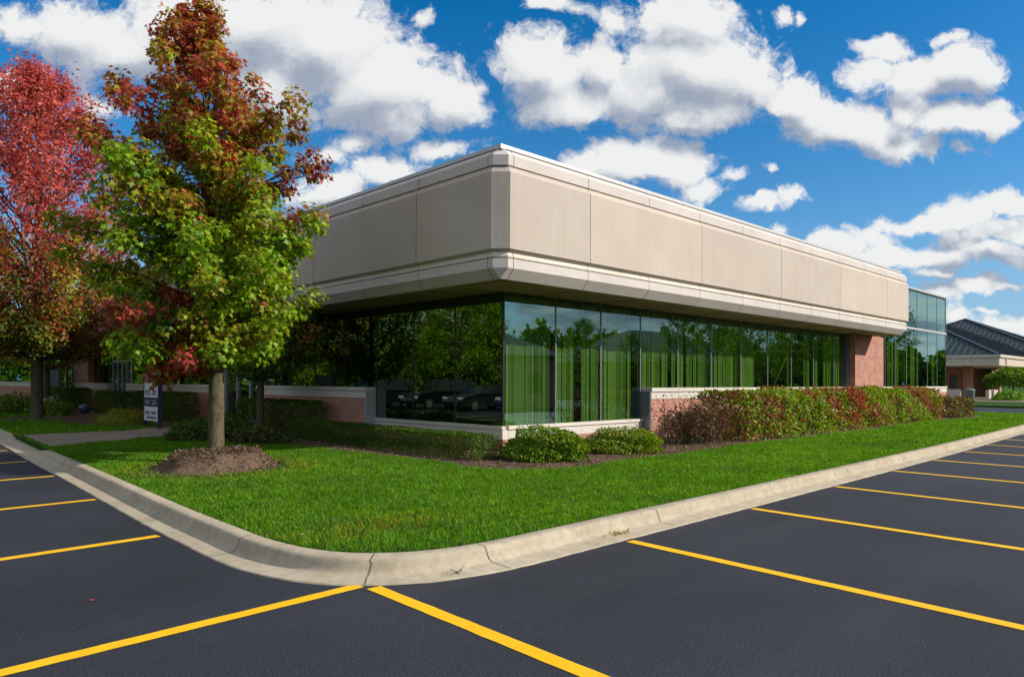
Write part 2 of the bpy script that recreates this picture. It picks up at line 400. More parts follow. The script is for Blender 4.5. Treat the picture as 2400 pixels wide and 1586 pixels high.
    ccol = ramp(nt, lit, [(.05,(3.3,3.75,4.7)),(.36,(4.5,4.9,5.6)),(.60,(6.7,6.9,7.2)),(.95,(8.4,8.4,8.3))])
    # deepen the clear blue the way a polarised autumn sky looks
    hs = nt.nodes.new('ShaderNodeHueSaturation'); hs.inputs['Saturation'].default_value = 1.48; hs.inputs['Value'].default_value = 1.26; hs.inputs['Hue'].default_value = .500
    nt.links.new(sky.outputs[0], hs.inputs['Color'])
    sp = nt.nodes.new('ShaderNodeSeparateXYZ'); nt.links.new(D, sp.inputs[0])
    low = mth(nt,'POWER', 2.718, mth(nt,'MULTIPLY', mth(nt,'MAXIMUM', sp.outputs[2], 0.), -7.5))
    clear = mixc(nt, mth(nt,'MULTIPLY', low, .95), hs.outputs[0], (1.5,3.3,6.4))
    col = mixc(nt, mth(nt,'MULTIPLY', alpha, .97), clear, ccol)
    nt.links.new(col, bg.inputs['Color']); bg.inputs['Strength'].default_value = .10
    nt.links.new(bg.outputs[0], out.inputs['Surface'])
    w.cycles.sampling_method = 'MANUAL'; w.cycles.sample_map_resolution = 512
build_world()
S.view_settings.view_transform = 'Standard'; S.view_settings.look = 'None'; S.view_settings.gamma = 1; S.view_settings.use_curve_mapping = False
S.view_settings.exposure = 0.08
S.render.engine = 'CYCLES'
S.cycles.max_bounces = 8; S.cycles.transparent_max_bounces = 10; S.cycles.diffuse_bounces = 3; S.cycles.glossy_bounces = 4
S.cycles.caustics_reflective = False; S.cycles.caustics_refractive = False
S.cycles.use_adaptive_sampling = True; S.cycles.adaptive_threshold = .01; S.cycles.use_denoising = True
S.cycles.sample_clamp_indirect = 6

# ------------------------------------------------------------------ ground, kerb, markings
def catmull(pts, step):
    pts = [Vector((p[0],p[1],0)) for p in pts]; out = []
    for i in range(len(pts)-1):
        p0 = pts[max(i-1,0)]; p1 = pts[i]; p2 = pts[i+1]; p3 = pts[min(i+2,len(pts)-1)]
        n = max(2, int((p2-p1).length/step))
        for k in range(n):
            t = k/n
            out.append(.5*((2*p1)+(p2-p0)*t+(2*p0-5*p1+4*p2-p3)*t*t+(3*p1-p0-3*p2+p3)*t**3))
    out.append(pts[-1]); return out
KP = [(-5.0,56),(-6.1,30),(-6.75,18),(-7.08,11),(-7.36,5.75),(-7.50,2.6),(-7.65,-.3),(-7.77,-2.6),(-7.81,-4.0),(-7.82,-4.7),(-7.74,-5.35),(-7.53,-5.87),(-7.18,-6.24),(-6.72,-6.48),(-6.1,-6.59),(-5.3,-6.585),(-4.4,-6.56),(-3,-6.53),(0,-6.46),(4.5,-6.34),(9.1,-6.18),(17,-5.82),(24,-5.48),(31.4,-5.1)]
path = catmull(KP, .12)
nor = []
for i, p in enumerate(path):
    d = (path[min(i+1,len(path)-1)] - path[max(i-1,0)]).normalized()
    nor.append(Vector((-d.y, d.x, 0)))          # towards the lawn
for _ in range(3):
    nor = [((nor[max(i-1,0)]+nor[i]*2+nor[min(i+1,len(nor)-1)]).normalized()) for i in range(len(nor))]
def drop(p):                                       # the kerb dips where the footpath meets the lot
    if p.x < -5.5 and p.y > 5:
        a = min(1, max(0, (p.y-6.3)/1.1)); b = min(1, max(0, (12.3-p.y)/.9))
        return 1 - .86*min(a,b)
    return 1
PROF = [(0,-.05),(0,.010),(.02,.013),(.20,.022),(.225,.028),(.245,.045),(.258,.075),(.270,.118),(.283,.139),(.300,.150),(.325,.155),(.425,.157),(.435,.150),(.435,-.05)]
kb = MB()
rings = []
for p, n in zip(path, nor):
    k = drop(p); j = random.uniform(-.006,.006)
    rings.append([(p.x+n.x*(d + (j if d < .03 else 0)), p.y+n.y*(d + (j if d < .03 else 0)), z if z < .03 else .03+(z-.03)*k) for d, z in PROF])
kb.loft(rings)
def near(x, y): return min(range(len(path)), key=lambda i: (path[i].x-x)**2+(path[i].y-y)**2)
def crack(x, y, width, depth_jit, to=.435):
    i = near(x, y); p, n = path[i], nor[i]; t = Vector((n.y,-n.x,0)); w = width; s = 0; L = []
    prof = PROF[1:-2]; pts = []
    for a in range(len(prof)-1):
        for q in range(4):
            f = q/4; d = prof[a][0]*(1-f)+prof[a+1][0]*f; z = prof[a][1]*(1-f)+prof[a+1][1]*f
            pts.append((d, z))
    lat = 0
    for k, (d, z) in enumerate(pts):
        lat += random.uniform(-1,1)*depth_jit
        L.append((d, z, lat))
    k0 = drop(p)
    for a in range(len(L)-1):
        q = []
        for (d, z, l), sg in ((L[a],-1),(L[a],1),(L[a+1],1),(L[a+1],-1)):
            ww = w*(.6+.4*math.sin(a*.9)**2)/2
            c = p + n*(d-.0025) + t*(l+sg*ww)
            z = z if z < .03 else .03+(z-.03)*k0
            q.append((c.x, c.y, z+.0035))
        kb.face(q, 1)
for x, y, w, j in ((-7.30,-6.10,.011,.006),(-6.15,-6.58,.009,.009),(-7.8,-4.4,.008,.003),(-7.75,-2.3,.007,.003),(-7.6,.8,.007,.003),(-3.55,-6.54,.010,.010),(-.6,-6.47,.007,.004),(2.4,-6.4,.007,.004),(5.4,-6.3,.007,.003),(8.4,-6.2,.007,.003),(11.4,-6.05,.007,.003),(14.4,-5.9,.007,.003),(-7.45,3.9,.007,.003)):
    crack(x, y, w, j)
k_ob = kb.build('kerb', [M['kerb'], M['crack']], smooth=False)
tag(k_ob, 'pale concrete kerb and gutter curving round the lawn corner', kind='structure')
me = k_ob.data
me.polygons.foreach_set('use_smooth', [True]*len(me.polygons)); me.update()

g = MB(); g.box(-900,900,-900,900,-.4,-.03)
tag(g.build('ground', M['turf']), kind='structure')
a = MB(); a.prism([(-70,-75),(62,-75),(62,-7),(46,-.2),(48,4),(50,30),(-70,60)], -.02, 0)
tag(a.build('parking_lot', M['asphalt']), 'dark sealed asphalt parking lot', kind='structure')
def back(i, d=.43): p, n = path[i], nor[i]; return (p.x+n.x*d, p.y+n.y*d)
lawn_edge = [back(i) for i in range(0, len(path), 2)] + [back(len(path)-1)]
WALK = [(-6.75,7.15),(-4.9,8.1),(-2.6,9.6),(-.1,11.2),(-.1,14.2),(-2.5,13.0),(-4.0,11.6),(-6.55,11.55)]
l = MB(); l.prism(lawn_edge + [(31.6,6),(31.6,8),(.0,8),(0,56)], -.04, .148)
tag(l.build('lawn', M['turf']), 'green lawn in front of the office building', kind='structure')
w_ = MB(); w_.prism(WALK, .10, .156)
tag(w_.build('footpath', M['walk']), 'concrete footpath from the kerb to the entrance', kind='structure')
BED = [(28.6,-.0),(28.4,-2.35),(25,-2.75),(20,-2.25),(16,-2.55),(12,-2.72),(8,-2.6),(5.5,-2.62),(3.5,-2.75),(2,-2.92),(.6,-2.86),(-.5,-3.0),(-1.5,-2.92),(-2.25,-2.5),(-2.45,-1.6),(-2.25,-.5),(-2.42,.8),(-2.5,2.2),(-2.7,4.5),(-3.4,6.3),(-4.3,7.6),(-3.0,8.7),(-2.5,9.4),(0,10.9),(0,0)]
def bed_mesh(poly, name, z, label):
    m = MB(); m.prism(poly, .10, z)
    return tag(m.build(name, M['mulch']), label, kind='structure')
bed_mesh(BED, 'mulch_bed', .160, 'brown bark mulch bed along the building foot')
BED2 = [(-.0,14.3),(-1.6,13.8),(-3.6,13.1),(-4.4,15.5),(-4.3,19),(-5.6,19.0),(-5.7,21),(-4,23),(-3.6,30),(0,44)]
bed_mesh(BED2, 'mulch_bed', .160, 'shaded bark mulch bed beyond the footpath')

# parking bay lines
def stripe(x, y, dx, dy, L=5.5, w=.122):
    d = Vector((dx,dy,0)).normalized(); s = Vector((-d.y,d.x,0))*w/2; p = Vector((x,y,0)); q = p+d*L
    m = MB(); n = 40; e = []
    for k in range(n+1):
        c = p + d*(L*k/n); jl = random.uniform(-.003,.003); jr = random.uniform(-.003,.003)
        e.append(((c+s*(1+jl*20)), (c-s*(1+jr*20))))
    for k in range(n):
        m.face([(v.x,v.y,.004) for v in (e[k][1], e[k+1][1], e[k+1][0], e[k][0])])
    return tag(m.build('parking_line', M['paint']), kind='structure')
stripe(-7.26,-6.25,-.03,-1)
for x, y in [(-4.47,-6.62),(-1.80,-6.55),(.98,-6.48),(3.80,-6.40),(6.45,-6.31),(9.1,-6.22),(11.7,-6.1),(14.3,-5.98),(17.0,-5.86),(19.7,-5.73),(22.4,-5.6)]:
    stripe(x, y, -.06, -1)
stripe(-7.31,-6.13,-1,-.05)
for x, y in [(-7.84,-3.16),(-7.68,-.19),(-7.53,2.9),(-7.41,5.75),(-7.27,8.65),(-7.15,11.55),(-7.0,14.45),(-6.85,17.35),(-6.7,20.2),(-6.55,23.1)]:
    stripe(x, y, -1, -.06)
stripe(38.4,-2.3,.95,.0,4.2,.14)

# ------------------------------------------------------------------ the office building
XE = 18.80; XBOX = 31.0; YL = 62.0
bld = thing('office_building', (0,0,0), 'low office building with concrete fascia, green glass and brick base', 'office building')
def rt(x0, x1, prof):      # profile pulled along the front side
    return [[(x0,-o,z) for o,z in prof], [(x1,-o,z) for o,z in prof]]
def lf(y0, y1, prof):
    return [[(-o,y1,z) for o,z in prof], [(-o,y0,z) for o,z in prof]]
def corner(y0, x0, prof, ch):
    r = [[(-o,y0,z) for o,z in prof]]
    r.append([(-o,-o+c,z) for (o,z),c in zip(prof,ch)]); r.append([(-o+c,-o,z) for (o,z),c in zip(prof,ch)])
    r.append([(x0,-o,z) for o,z in prof]); return r
def end(x0, prof):
    return [[(x0,-o,z) for o,z in prof], [(XE+o,-o,z) for o,z in prof], [(XE+o,.0,z) for o,z in prof]]
def cap(m, ring, inner=.12):
    m.face(ring)
G = .007
LOW = [(1.25,3.50),(1.346,3.50),(1.503,3.69),(1.503,3.868),(1.42,3.872)]
CRM = [(1.40,3.885),(1.500,3.890),(1.500,3.925),(1.475,3.955),(1.475,3.99),(1.40,3.99)]
PAN = [(1.40,3.985),(1.478,3.985),(1.500,3.996),(1.557,4.035),(1.557,5.44),(1.548,5.458),(1.497,5.520),(1.490,5.555),(1.40,5.56)]
UPB = [(1.40,5.575),(1.503,5.578),(1.503,5.585),(1.509,5.768),(1.350,5.930),(1.20,5.930)]
J2 = [-1.165 + 2.1335*k for k in range(0,40)]
JP = [.97 + 4.267*k for k in range(0,16)]
def band(prof, name, mat, ch, joints):
    m = MB(); jr = [j for j in joints if j < XE-.3]; jl = [j for j in joints if j < YL-1]
    m.loft(corner(jl[0]-G, jr[0]-G, prof, ch))
    for a, b in zip(jr, jr[1:]): m.loft(rt(a+G, b-G, prof))
    m.loft(end(jr[-1]+G, prof))
    for a, b in zip(jl, jl[1:]): m.loft(lf(a+G, b-G, prof))
    return m.build(name, mat, bld)
band(LOW, 'lower_band', M['band'], [0,0,.20,.20,.15], J2)
band(CRM, 'cream_course', M['cream'], [.16,.20,.20,.19,.19,.15], J2)
band(UPB, 'upper_band', M['band'], [.15,.20,.20,.20,.09,.05], J2)
# precast panels: the textured corner pier, then one by one along both sides
cp = MB(); c0 = .245
chP = [.16,.20,.21,c0,c0,.24,.205,.2,.15]
cp.loft([[(-o,-o+c,z) for (o,z),c in zip(PAN,chP)], [(-o+c,-o,z) for (o,z),c in zip(PAN,chP)]])
cp.build('corner_pier', M['rough'], bld)
def panel(rings):
    m = MB(); m.loft(rings); return m.build('fascia_panel', M['panel'], bld)
panel([[(-o+c+.004,-o,z) for (o,z),c in zip(PAN,chP)], [(JP[0]-G,-o,z) for o,z in PAN]])
panel([[(-o,JP[0]-G,z) for o,z in PAN], [(-o,-o+c+.004,z) for (o,z),c in zip(PAN,chP)]])
jr = [j for j in JP if j < XE-.3]
for a_, b_ in zip(jr, jr[1:]): panel(rt(a_+G, b_-G, PAN))
panel(end(jr[-1]+G, PAN))
jl = [j for j in JP if j < YL-1]
for a_, b_ in zip(jl, jl[1:]): panel(lf(a_+G, b_-G, PAN))
co = MB()                                            # dark backing seen through the joints
KO = 1.405
co.loft([[(-KO,YL,z) for z in (3.7,5.9)], [(-KO,-KO+.15,z) for z in (3.7,5.9)], [(-KO+.15,-KO,z) for z in (3.7,5.9)], [(XE+KO,-KO,z) for z in (3.7,5.9)], [(XE+KO,0,z) for z in (3.7,5.9)]])
co.build('joint_backing', M['dark_core'], bld)
cpg = MB()
for z0, z1, o0, o1 in ((5.925,5.99,1.1,1.375),):
    prof = [(o1,5.895),(o1,5.985),(1.10,5.992),(1.10,5.90)]
    cpg.loft([[(-o,YL,z) for o,z in prof], [(-o,-o,z) for o,z in prof], [(XE+o,-o,z) for o,z in prof], [(XE+o,.02,z) for o,z in prof]])
cpg.build('coping', M['coping'], bld)
rf = MB(); rf.prism([(-1.1,-1.1),(XE+1.1,-1.1),(XE+1.1,.3),(XBOX-.3,.3),(XBOX-.3,25),(20,25),(20,YL),(-1.1,YL)], 5.82, 5.88)
rf.build('roof', M['roof_felt'], bld)
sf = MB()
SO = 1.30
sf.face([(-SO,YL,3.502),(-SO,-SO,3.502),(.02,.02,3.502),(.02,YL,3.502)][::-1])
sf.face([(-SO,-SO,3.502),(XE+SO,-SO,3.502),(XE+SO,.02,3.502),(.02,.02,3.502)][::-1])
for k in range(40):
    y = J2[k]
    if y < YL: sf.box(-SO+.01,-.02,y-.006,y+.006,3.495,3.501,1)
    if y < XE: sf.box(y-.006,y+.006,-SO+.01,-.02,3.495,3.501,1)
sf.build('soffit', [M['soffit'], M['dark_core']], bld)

# base walls: brick, precast sill course, caps
P_ = .28
def base_front(x0, x1, ztop, proj, cap_h=.095, band_h=.19):
    b = MB(); b.box(x0,x1,-proj+.012,.10,-.05,ztop-cap_h-band_h); b.build('brick_base', M['brick'], bld)
    s = MB(); n = max(1, round((x1-x0)/2.13)); L = (x1-x0)/n
    for k in range(n): s.box(x0+L*k+.004, x0+L*(k+1)-.004, -proj,.10, ztop-cap_h-band_h+.002, ztop-cap_h-.003)
    s.build('sill_course', M['cream'], bld)
    c = MB(); c.box(x0-.01,x1+.01,-proj-.03,.02, ztop-cap_h, ztop); c.build('sill', M['cream'], bld)
def base_left(y0, y1, ztop, proj, cap_h=.095, band_h=.19):
    b = MB(); b.box(-proj+.012,.10,y0,y1,-.05,ztop-cap_h-band_h); b.build('brick_base', M['brick'], bld)
    s = MB(); n = max(1, round((y1-y0)/2.13)); L = (y1-y0)/n
    for k in range(n): s.box(-proj,.10,y0+L*k+.004,y0+L*(k+1)-.004, ztop-cap_h-band_h+.002, ztop-cap_h-.003)
    s.build('sill_course', M['cream'], bld)
    c = MB(); c.box(-proj-.03,.02,y0-.01,y1+.01, ztop-cap_h, ztop); c.build('sill', M['cream'], bld)
base_front(.10, 4.86, .67, .06, .07, .21); base_left(-.06, 4.76, .668, .06, .07, .21)
base_front(4.94, 18.30, 1.46, P_); base_front(21.36, XBOX, 1.46, .06, .07, .22)
base_left(4.84, 11.15, 1.452, P_); base_left(14.30, 24.6, 1.452, P_); base_left(27.7, 34.0, 1.452, P_); base_left(38.4, YL, 1.452, P_)
jb = MB(); jb.box(4.865,4.935,-P_-.012,.05,.40,1.37); jb.build('jamb', M['frame'], bld)
jb = MB(); jb.box(-P_-.012,.05,4.765,4.835,.40,1.36); jb.build('jamb', M['frame_light'], bld)
pl = MB(); pl.box(18.32,21.34,-.30,.6,-.05,3.497); pl.build('brick_pillar', M['brick'], bld)
pl = MB(); pl.box(-.30,.4,31.0,33.9,1.455,3.497); pl.build('brick_pillar', M['brick'], bld)
jb = MB(); jb.box(18.22,18.315,-.10,.05,1.46,3.497); jb.build('jamb', M['frame'], bld)

# windows, one per bay: pane, with its mullion as a sub-part
def win_front(x0, x1, z0, z1, mat, mull=True):
    m = MB(); m.face([(x0+.012,0,z0),(x1-.012,0,z0),(x1-.012,0,z1),(x0+.012,0,z1)])
    w = m.build('window', mat, bld)
    if mull:
        f = MB(); f.box(x1-.020,x1+.020,-.010,.07,z0,z1); f.build('mullion', M['frame'], w)
def win_left(y0, y1, z0, z1, mat, mull=True):
    m = MB(); m.face([(0,y1-.012,z0),(0,y0+.012,z0),(0,y0+.012,z1),(0,y1-.012,z1)])
    w = m.build('window', mat, bld)
    if mull:
        f = MB(); f.box(-.010,.07,y1-.020,y1+.020,z0,z1); f.build('mullion', M['frame_dark'], w)
XS = [0.03,1.63,3.24,4.85,6.57,8.30,10.04,11.79,13.50,15.25,17.05,18.24]
for i in range(len(XS)-1): win_front(XS[i], XS[i+1], .66 if i < 3 else 1.45, 3.50, M['glass'], i < 10)
YS = [0.03,1.59,3.16,4.76,6.35,7.93,9.53,11.15]
for i in range(len(YS)-1): win_left(YS[i], YS[i+1], .66 if i < 3 else 1.45, 3.50, M['glass_dark'])
for y0, y1 in ((14.3,24.6),(27.7,31.0),(33.9,34.0),(38.4,YL)):
    n = max(1, round((y1-y0)/1.6)); L = (y1-y0)/n
    for k in range(n): win_left(y0+L*k, y0+L*(k+1), 1.44, 3.50, M['glass_dark'])
cm = MB(); cm.box(-.012,.028,-.012,.028,.66,3.50); cm.build('corner_mullion', M['frame_dark'], bld)
# entrance doors in the left side
def door(y0, y1, leaves):
    m = MB(); m.face([(0.02,y1,.16),(0.02,y0,.16),(0.02,y0,3.5),(0.02,y1,3.5)])
    d = m.build('door', M['glass_dark'], bld); L = (y1-y0)/leaves
    f = MB()
    for k in range(leaves+1): f.box(-.05,.06,y0+L*k-.045,y0+L*k+.045,.15,3.498)
    f.box(-.045,.05,y0+.046,y1-.046,2.45,2.56); f.box(-.045,.05,y0+.046,y1-.046,.15,.30)
    f.build('door_frame', M['frame_light'], d)
    h = MB(); h.tube([(-.09,y0+L*.8,.95),(-.12,y0+L*.8,1.0),(-.12,y0+L*.8,1.5),(-.09,y0+L*.8,1.55)], .018, 6); h.build('handle', M['frame_light'], d)
door(11.2, 14.25, 3); door(24.7, 27.6, 4); door(34.1, 38.3, 3)
# tall glass bay at the far end
XB = [21.36,22.4,23.65,25.1,26.6,28.1,29.6,XBOX]
for i in range(len(XB)-1):
    for z0, z1 in ((1.45,4.085),(4.185,5.86)): win_front(XB[i], XB[i+1], z0, z1, M['glass'])
br = MB(); br.box(21.36,XBOX+.04,-.05,.04,4.09,4.18); br.build('transom', M['coping'], bld)
bt = MB(); bt.box(20.4,XBOX+.06,-.07,.3,5.93,6.01); bt.box(20.4,XBOX+.03,-.035,.3,5.865,5.925,1); bt.build('bay_coping', [M['coping'], M['frame_dark']], bld)
eb = MB(); eb.box(XBOX,XBOX+.06,-.02,14,1.45,5.86); eb.build('end_wall', M['glass_dark'], bld)
eb = MB(); eb.box(XBOX,XBOX+.05,-.02,14,-.05,1.44); eb.build('end_base', M['brick'], bld)

# inside: floor, ceiling, rear wall, vertical blinds per bay
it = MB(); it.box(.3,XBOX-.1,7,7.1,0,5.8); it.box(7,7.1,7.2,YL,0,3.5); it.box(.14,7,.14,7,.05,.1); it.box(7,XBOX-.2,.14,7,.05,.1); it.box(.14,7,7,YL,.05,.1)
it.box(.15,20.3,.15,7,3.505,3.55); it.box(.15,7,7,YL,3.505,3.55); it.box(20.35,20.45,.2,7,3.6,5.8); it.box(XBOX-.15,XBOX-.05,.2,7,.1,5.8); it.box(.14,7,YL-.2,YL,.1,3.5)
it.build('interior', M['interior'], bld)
def blinds(x0, x1, z0, z1, seed, opens, base_ang):
    r = random.Random(seed); m = MB(); x = x0
    while x < x1-.02:
        w = .1 if (seed == 1 and x < .48) else r.choice((.056,.066,.074))
        gap = any(a <= x < b for a, b in opens)
        if not gap:
            ang = base_ang - .18 + r.gauss(0, .26) + .16*math.sin(x*3.1+seed)
            dx, dy = w/2*math.cos(ang), w/2*math.sin(ang)
            y = .10 + r.uniform(-.03,.03)
            m.face([(x-dx,y-dy,z0+.03),(x,y+.004,z0+.03),(x,y+.004,z1-.04),(x-dx,y-dy,z1-.04)])
            m.face([(x,y+.004,z0+.03),(x+dx,y+dy,z0+.03),(x+dx,y+dy,z1-.04),(x,y+.004,z1-.04)])
        x += .083*r.uniform(.88,1.16)
    m.build('blinds', M['blind'], bld)
BL = [(.14,1.6,[],-.22),(1.66,3.2,[(2.36,2.62)],-.12),(3.28,4.8,[(4.55,4.8)],-.2),(4.9,6.5,[(6.18,6.36)],-.22),(6.6,8.25,[(7.08,7.26)],-.25),(8.34,10.0,[],-.15),(10.08,11.75,[(11.0,11.75)],-.2),(11.85,13.45,[(11.95,13.4)],-.18),(13.55,15.2,[(13.6,14.75)],-.18),(15.3,17.0,[(15.75,16.45)],-.1),(17.1,18.2,[(17.75,18.2)],-.18),
      (21.6,23.6,[(22.4,23.1)],-.18),(23.7,25.05,[(24.3,25.0)],-.18),(25.2,26.55,[(25.5,26.1)],-.18),(26.7,28.05,[(27.0,28.05)],-.18),(28.2,29.55,[(28.2,29.3)],-.18)]
for i, (x0, x1, op, an) in enumerate(BL): blinds(x0, x1, .62 if i < 3 else 1.40, 3.46, i+1, op, an)

# ------------------------------------------------------------------ plants
def inpoly(x, y, poly):
    r = np.zeros(len(x), bool); n = len(poly)
    for i in range(n):
        x1, y1 = poly[i][0], poly[i][1]; x2, y2 = poly[(i+1)%n][0], poly[(i+1)%n][1]
        c = ((y1 > y) != (y2 > y)) & (x < (x2-x1)*(y-y1)/((y2-y1)+1e-12)+x1); r ^= c
    return r
C3 = lambda *c: np.array(c, float)
RED, MAROON, ORANGE, OLIVE, GREEN, DGREEN, LIME = C3(.56,.085,.055), C3(.30,.050,.040), C3(.44,.165,.025), C3(.37,.335,.018), C3(.195,.375,.009), C3(.060,.145,.009), C3(.36,.50,.018)
def pick(p, cols, n):
    cols = np.array(cols); idx = RNG.choice(len(cols), n, p=np.array(p)/sum(p)); c = cols[idx]
    return np.clip(c*RNG.uniform(.72,1.28,(n,1))*RNG.uniform(.92,1.08,(n,3)), .004, .9)

def limb(m, p0, p1, r0, r1, sag=0., seg=6, n=6, wob=.02):
    p0, p1 = Vector(p0), Vector(p1); L = (p1-p0).length; pts = []; rad = []
    for k in range(n+1):
        t = k/n; q = p0.lerp(p1, t); q.z += sag*math.sin(math.pi*t)
        if 0 < k < n: q += Vector((random.uniform(-1,1), random.uniform(-1,1), random.uniform(-.5,.5)))*wob*L
        pts.append(q); rad.append(r0*(1-t)+r1*t)
    m.tube(pts, rad, seg, wob=.04); return pts

def main_tree():
    base = Vector((-5.33, 1.70, .30))
    t = thing('sweetgum_tree', base, 'tall tree turning from green to red at its tip, in a mulch ring', 'tree', 'trees along the left side of the building')
    rt = np.array(RT); fw = np.array([FW.x,FW.y,0]); fw /= np.linalg.norm(fw)
    # radius of the crown to the photograph's left / right of the trunk by height
    zs = np.array([1.7,1.95,2.35,2.75,3.45,4.2,4.8,5.35,5.9,6.3,6.8,7.15,7.55,8.0,8.4])
    rl = np.array([.25,1.15,1.75,1.95,2.42,2.40,2.15,2.1,1.62,1.52,1.45,.82,.86,.62,.12])
    rr = np.array([.35,1.30,1.42,1.42,1.62,1.82,1.98,2.12,2.10,1.98,1.60,.68,.45,.34,.08])
    m = MB(); lean = -rt*.30
    def axis(z):
        f = min(1, max(0, (z-2.2)/6)); return np.array([base.x,base.y,z]) + lean*f*1.05
    tp = [axis(z)+np.array([random.uniform(-.02,.02),random.uniform(-.02,.02),0])*(z>2) for z in (.1,.30,.45,.8,1.3,1.8,2.4,3.2,4.2,5.2,6.2,7.2,8.1)]
    m.tube(tp, [.22,.170,.145,.134,.128,.124,.116,.102,.080,.060,.042,.024,.010], 12, wob=.03)
    C, NR, AX, SZ, CO = [], [], [], [], []
    nb = 165; az = 0.
    for i in range(nb):
        u = (i+.5)/nb
        zt = 1.95 + 6.25*(u**1.02)
        az += 2.39996 + random.uniform(-.25,.25)
        dx = math.cos(az); dy = math.sin(az)
        RL, RR = np.interp(zt, zs, rl), np.interp(zt, zs, rr)
        Rr = RR if dx > 0 else RL
        q_ = .12 if zt > 5.2 else .07
        RL, RR, Rr = max(.1,RL-q_), max(.1,RR-q_), max(.08,Rr-q_)
        rad = math.hypot(Rr*dx, (.5*(RL+RR))*dy)*random.choice([.45,.62,.78,.92,1.0,1.04])
        if dx > .45 and 4.7 < zt < 6.1: rad *= .86
        hd = rt*dx + fw*dy
        rise = .20 + rad*.30 + (.35 if zt > 5.5 else .0)
        if zt < 2.6: rise = -.05 + .15*rad
        tip = axis(zt) + hd*rad; b = axis(max(2.0, zt-rise))
        r0 = .012 + .022*rad*(1-u*.5)
        pts = limb(m, b, tip, r0, .005, sag=.05*rad, n=6)
        side = float(np.dot(hd, rt))
        # colour mood of the branch
        if zt > 6.2: mood = 'red' if random.random() < .80 else 'mix'
        elif zt > 5.2: mood = random.choice(['mix','mix','red','olive','rust'])
        elif zt > 4.4: mood = random.choice(['olive','mix','mix','green','olive'])
        elif zt > 3.1: mood = random.choice(['green','green','green','olive','olive'])
        else: mood = random.choice(['green','olive','green']) if side > -.1 else random.choice(['rust','green','rust','mix','dgreen'])
        pal = {'red':([5,2.2,2.4,1.4,.4],[RED,MAROON,ORANGE*.75,OLIVE,GREEN]), 'mix':([2,1.3,2,3,2],[RED,MAROON,ORANGE*.8,OLIVE,GREEN]),
               'olive':([.5,1,3.2,3,1.2],[MAROON,ORANGE*.7,OLIVE,GREEN,LIME]), 'green':([.3,1.4,5,1.2,1.4],[ORANGE*.7,OLIVE,GREEN,DGREEN,LIME]),
               'dgreen':([.4,1,3,3],[MAROON,OLIVE,GREEN,DGREEN]), 'rust':([2.5,2.6,1.8,1],[RED*.8,MAROON,ORANGE*.7,OLIVE])}[mood]
        for s in ((1.0,) if rad < .5 else (1.0,.55) if rad < 1.0 else (1.0,.72,.42) if zt > 5.2 else (1.0,.8,.6,.36)):
            f5 = min(s*6, 5.999); q = np.array(Vector(pts[int(f5)]).lerp(Vector(pts[int(f5)+1]), f5-int(f5)))
            if random.random() < .07: continue
            rc = random.uniform(.19,.33)*(.72 if zt > 6.6 else 1.0); nl = int(118*(rc/.26)**1.6*random.uniform(.8,1.2))
            q = q + np.array([random.gauss(0,.06),random.gauss(0,.06),random.gauss(0,.05)])
            d = unit(RNG.normal(0,1,(nl,3))); P = q + d*(rc*RNG.uniform(.15,1.12,(nl,1))**.6)*np.array([1.05,1.05,.80])
            for k in range(5): m.tube([q-hd*rc*.8, (q+P[k])/2, P[k]], [.006,.004,.002], 4, caps=False)
            C.append(P); out = unit(d*.8 + unit(P - axis(zt)[None])*.6)
            NR.append(unit(out*.70 + np.array([0,0,.55]) + RNG.normal(0,.45,(nl,3))))
            AX.append(unit(out*.6 + np.array([0,0,-.65]) + RNG.normal(0,.5,(nl,3))))
            SZ.append(RNG.uniform(.072,.125,nl)); CO.append(pick(*pal, nl)*.7+pick(*pal,1)*.3)
    # leader tuft at the tip
    for k in range(34):
        z = random.uniform(7.3,8.42); a = axis(z) + np.array([random.gauss(0,.16),random.gauss(0,.16),0])*(1.15-(z-7.3)*.75); nl = 9
        P = a + RNG.normal(0,.08,(nl,3)); C.append(P); NR.append(unit(RNG.normal(0,.7,(nl,3))+[0,0,.5])); AX.append(unit(RNG.normal(0,.6,(nl,3))+[0,0,.1])); SZ.append(RNG.uniform(.08,.14,nl)); CO.append(pick([5,3,2,1],[RED,MAROON,ORANGE*.7,OLIVE],nl))
    # low drooping spray of rusty leaves on the left
    for k in range(26):
        f = random.random(); a = axis(2.3) - rt*(.25+.75*f) - fw*.25 + np.array([0,0,-.25-.42*f]); nl = 12
        P = a + RNG.normal(0,.10,(nl,3)); C.append(P); NR.append(unit(RNG.normal(0,.6,(nl,3))-fw*.5+[0,0,.4])); AX.append(unit(RNG.normal(0,.4,(nl,3))+[0,0,-.8])); SZ.append(RNG.uniform(.08,.14,nl)); CO.append(pick([2,2.5,3,2],[RED*.8,MAROON,ORANGE*.75,OLIVE],nl))
    limb(m, axis(2.35), axis(2.0)-rt*1.0-fw*.25, .02,.005, sag=.1)
    m.build('trunk', M['bark'], t, smooth=True)
    leaf_mesh('crown', np.vstack(C), np.vstack(NR), np.vstack(AX), np.concatenate(SZ), STAR, np.vstack(CO), M['leaf'], t)
main_tree()

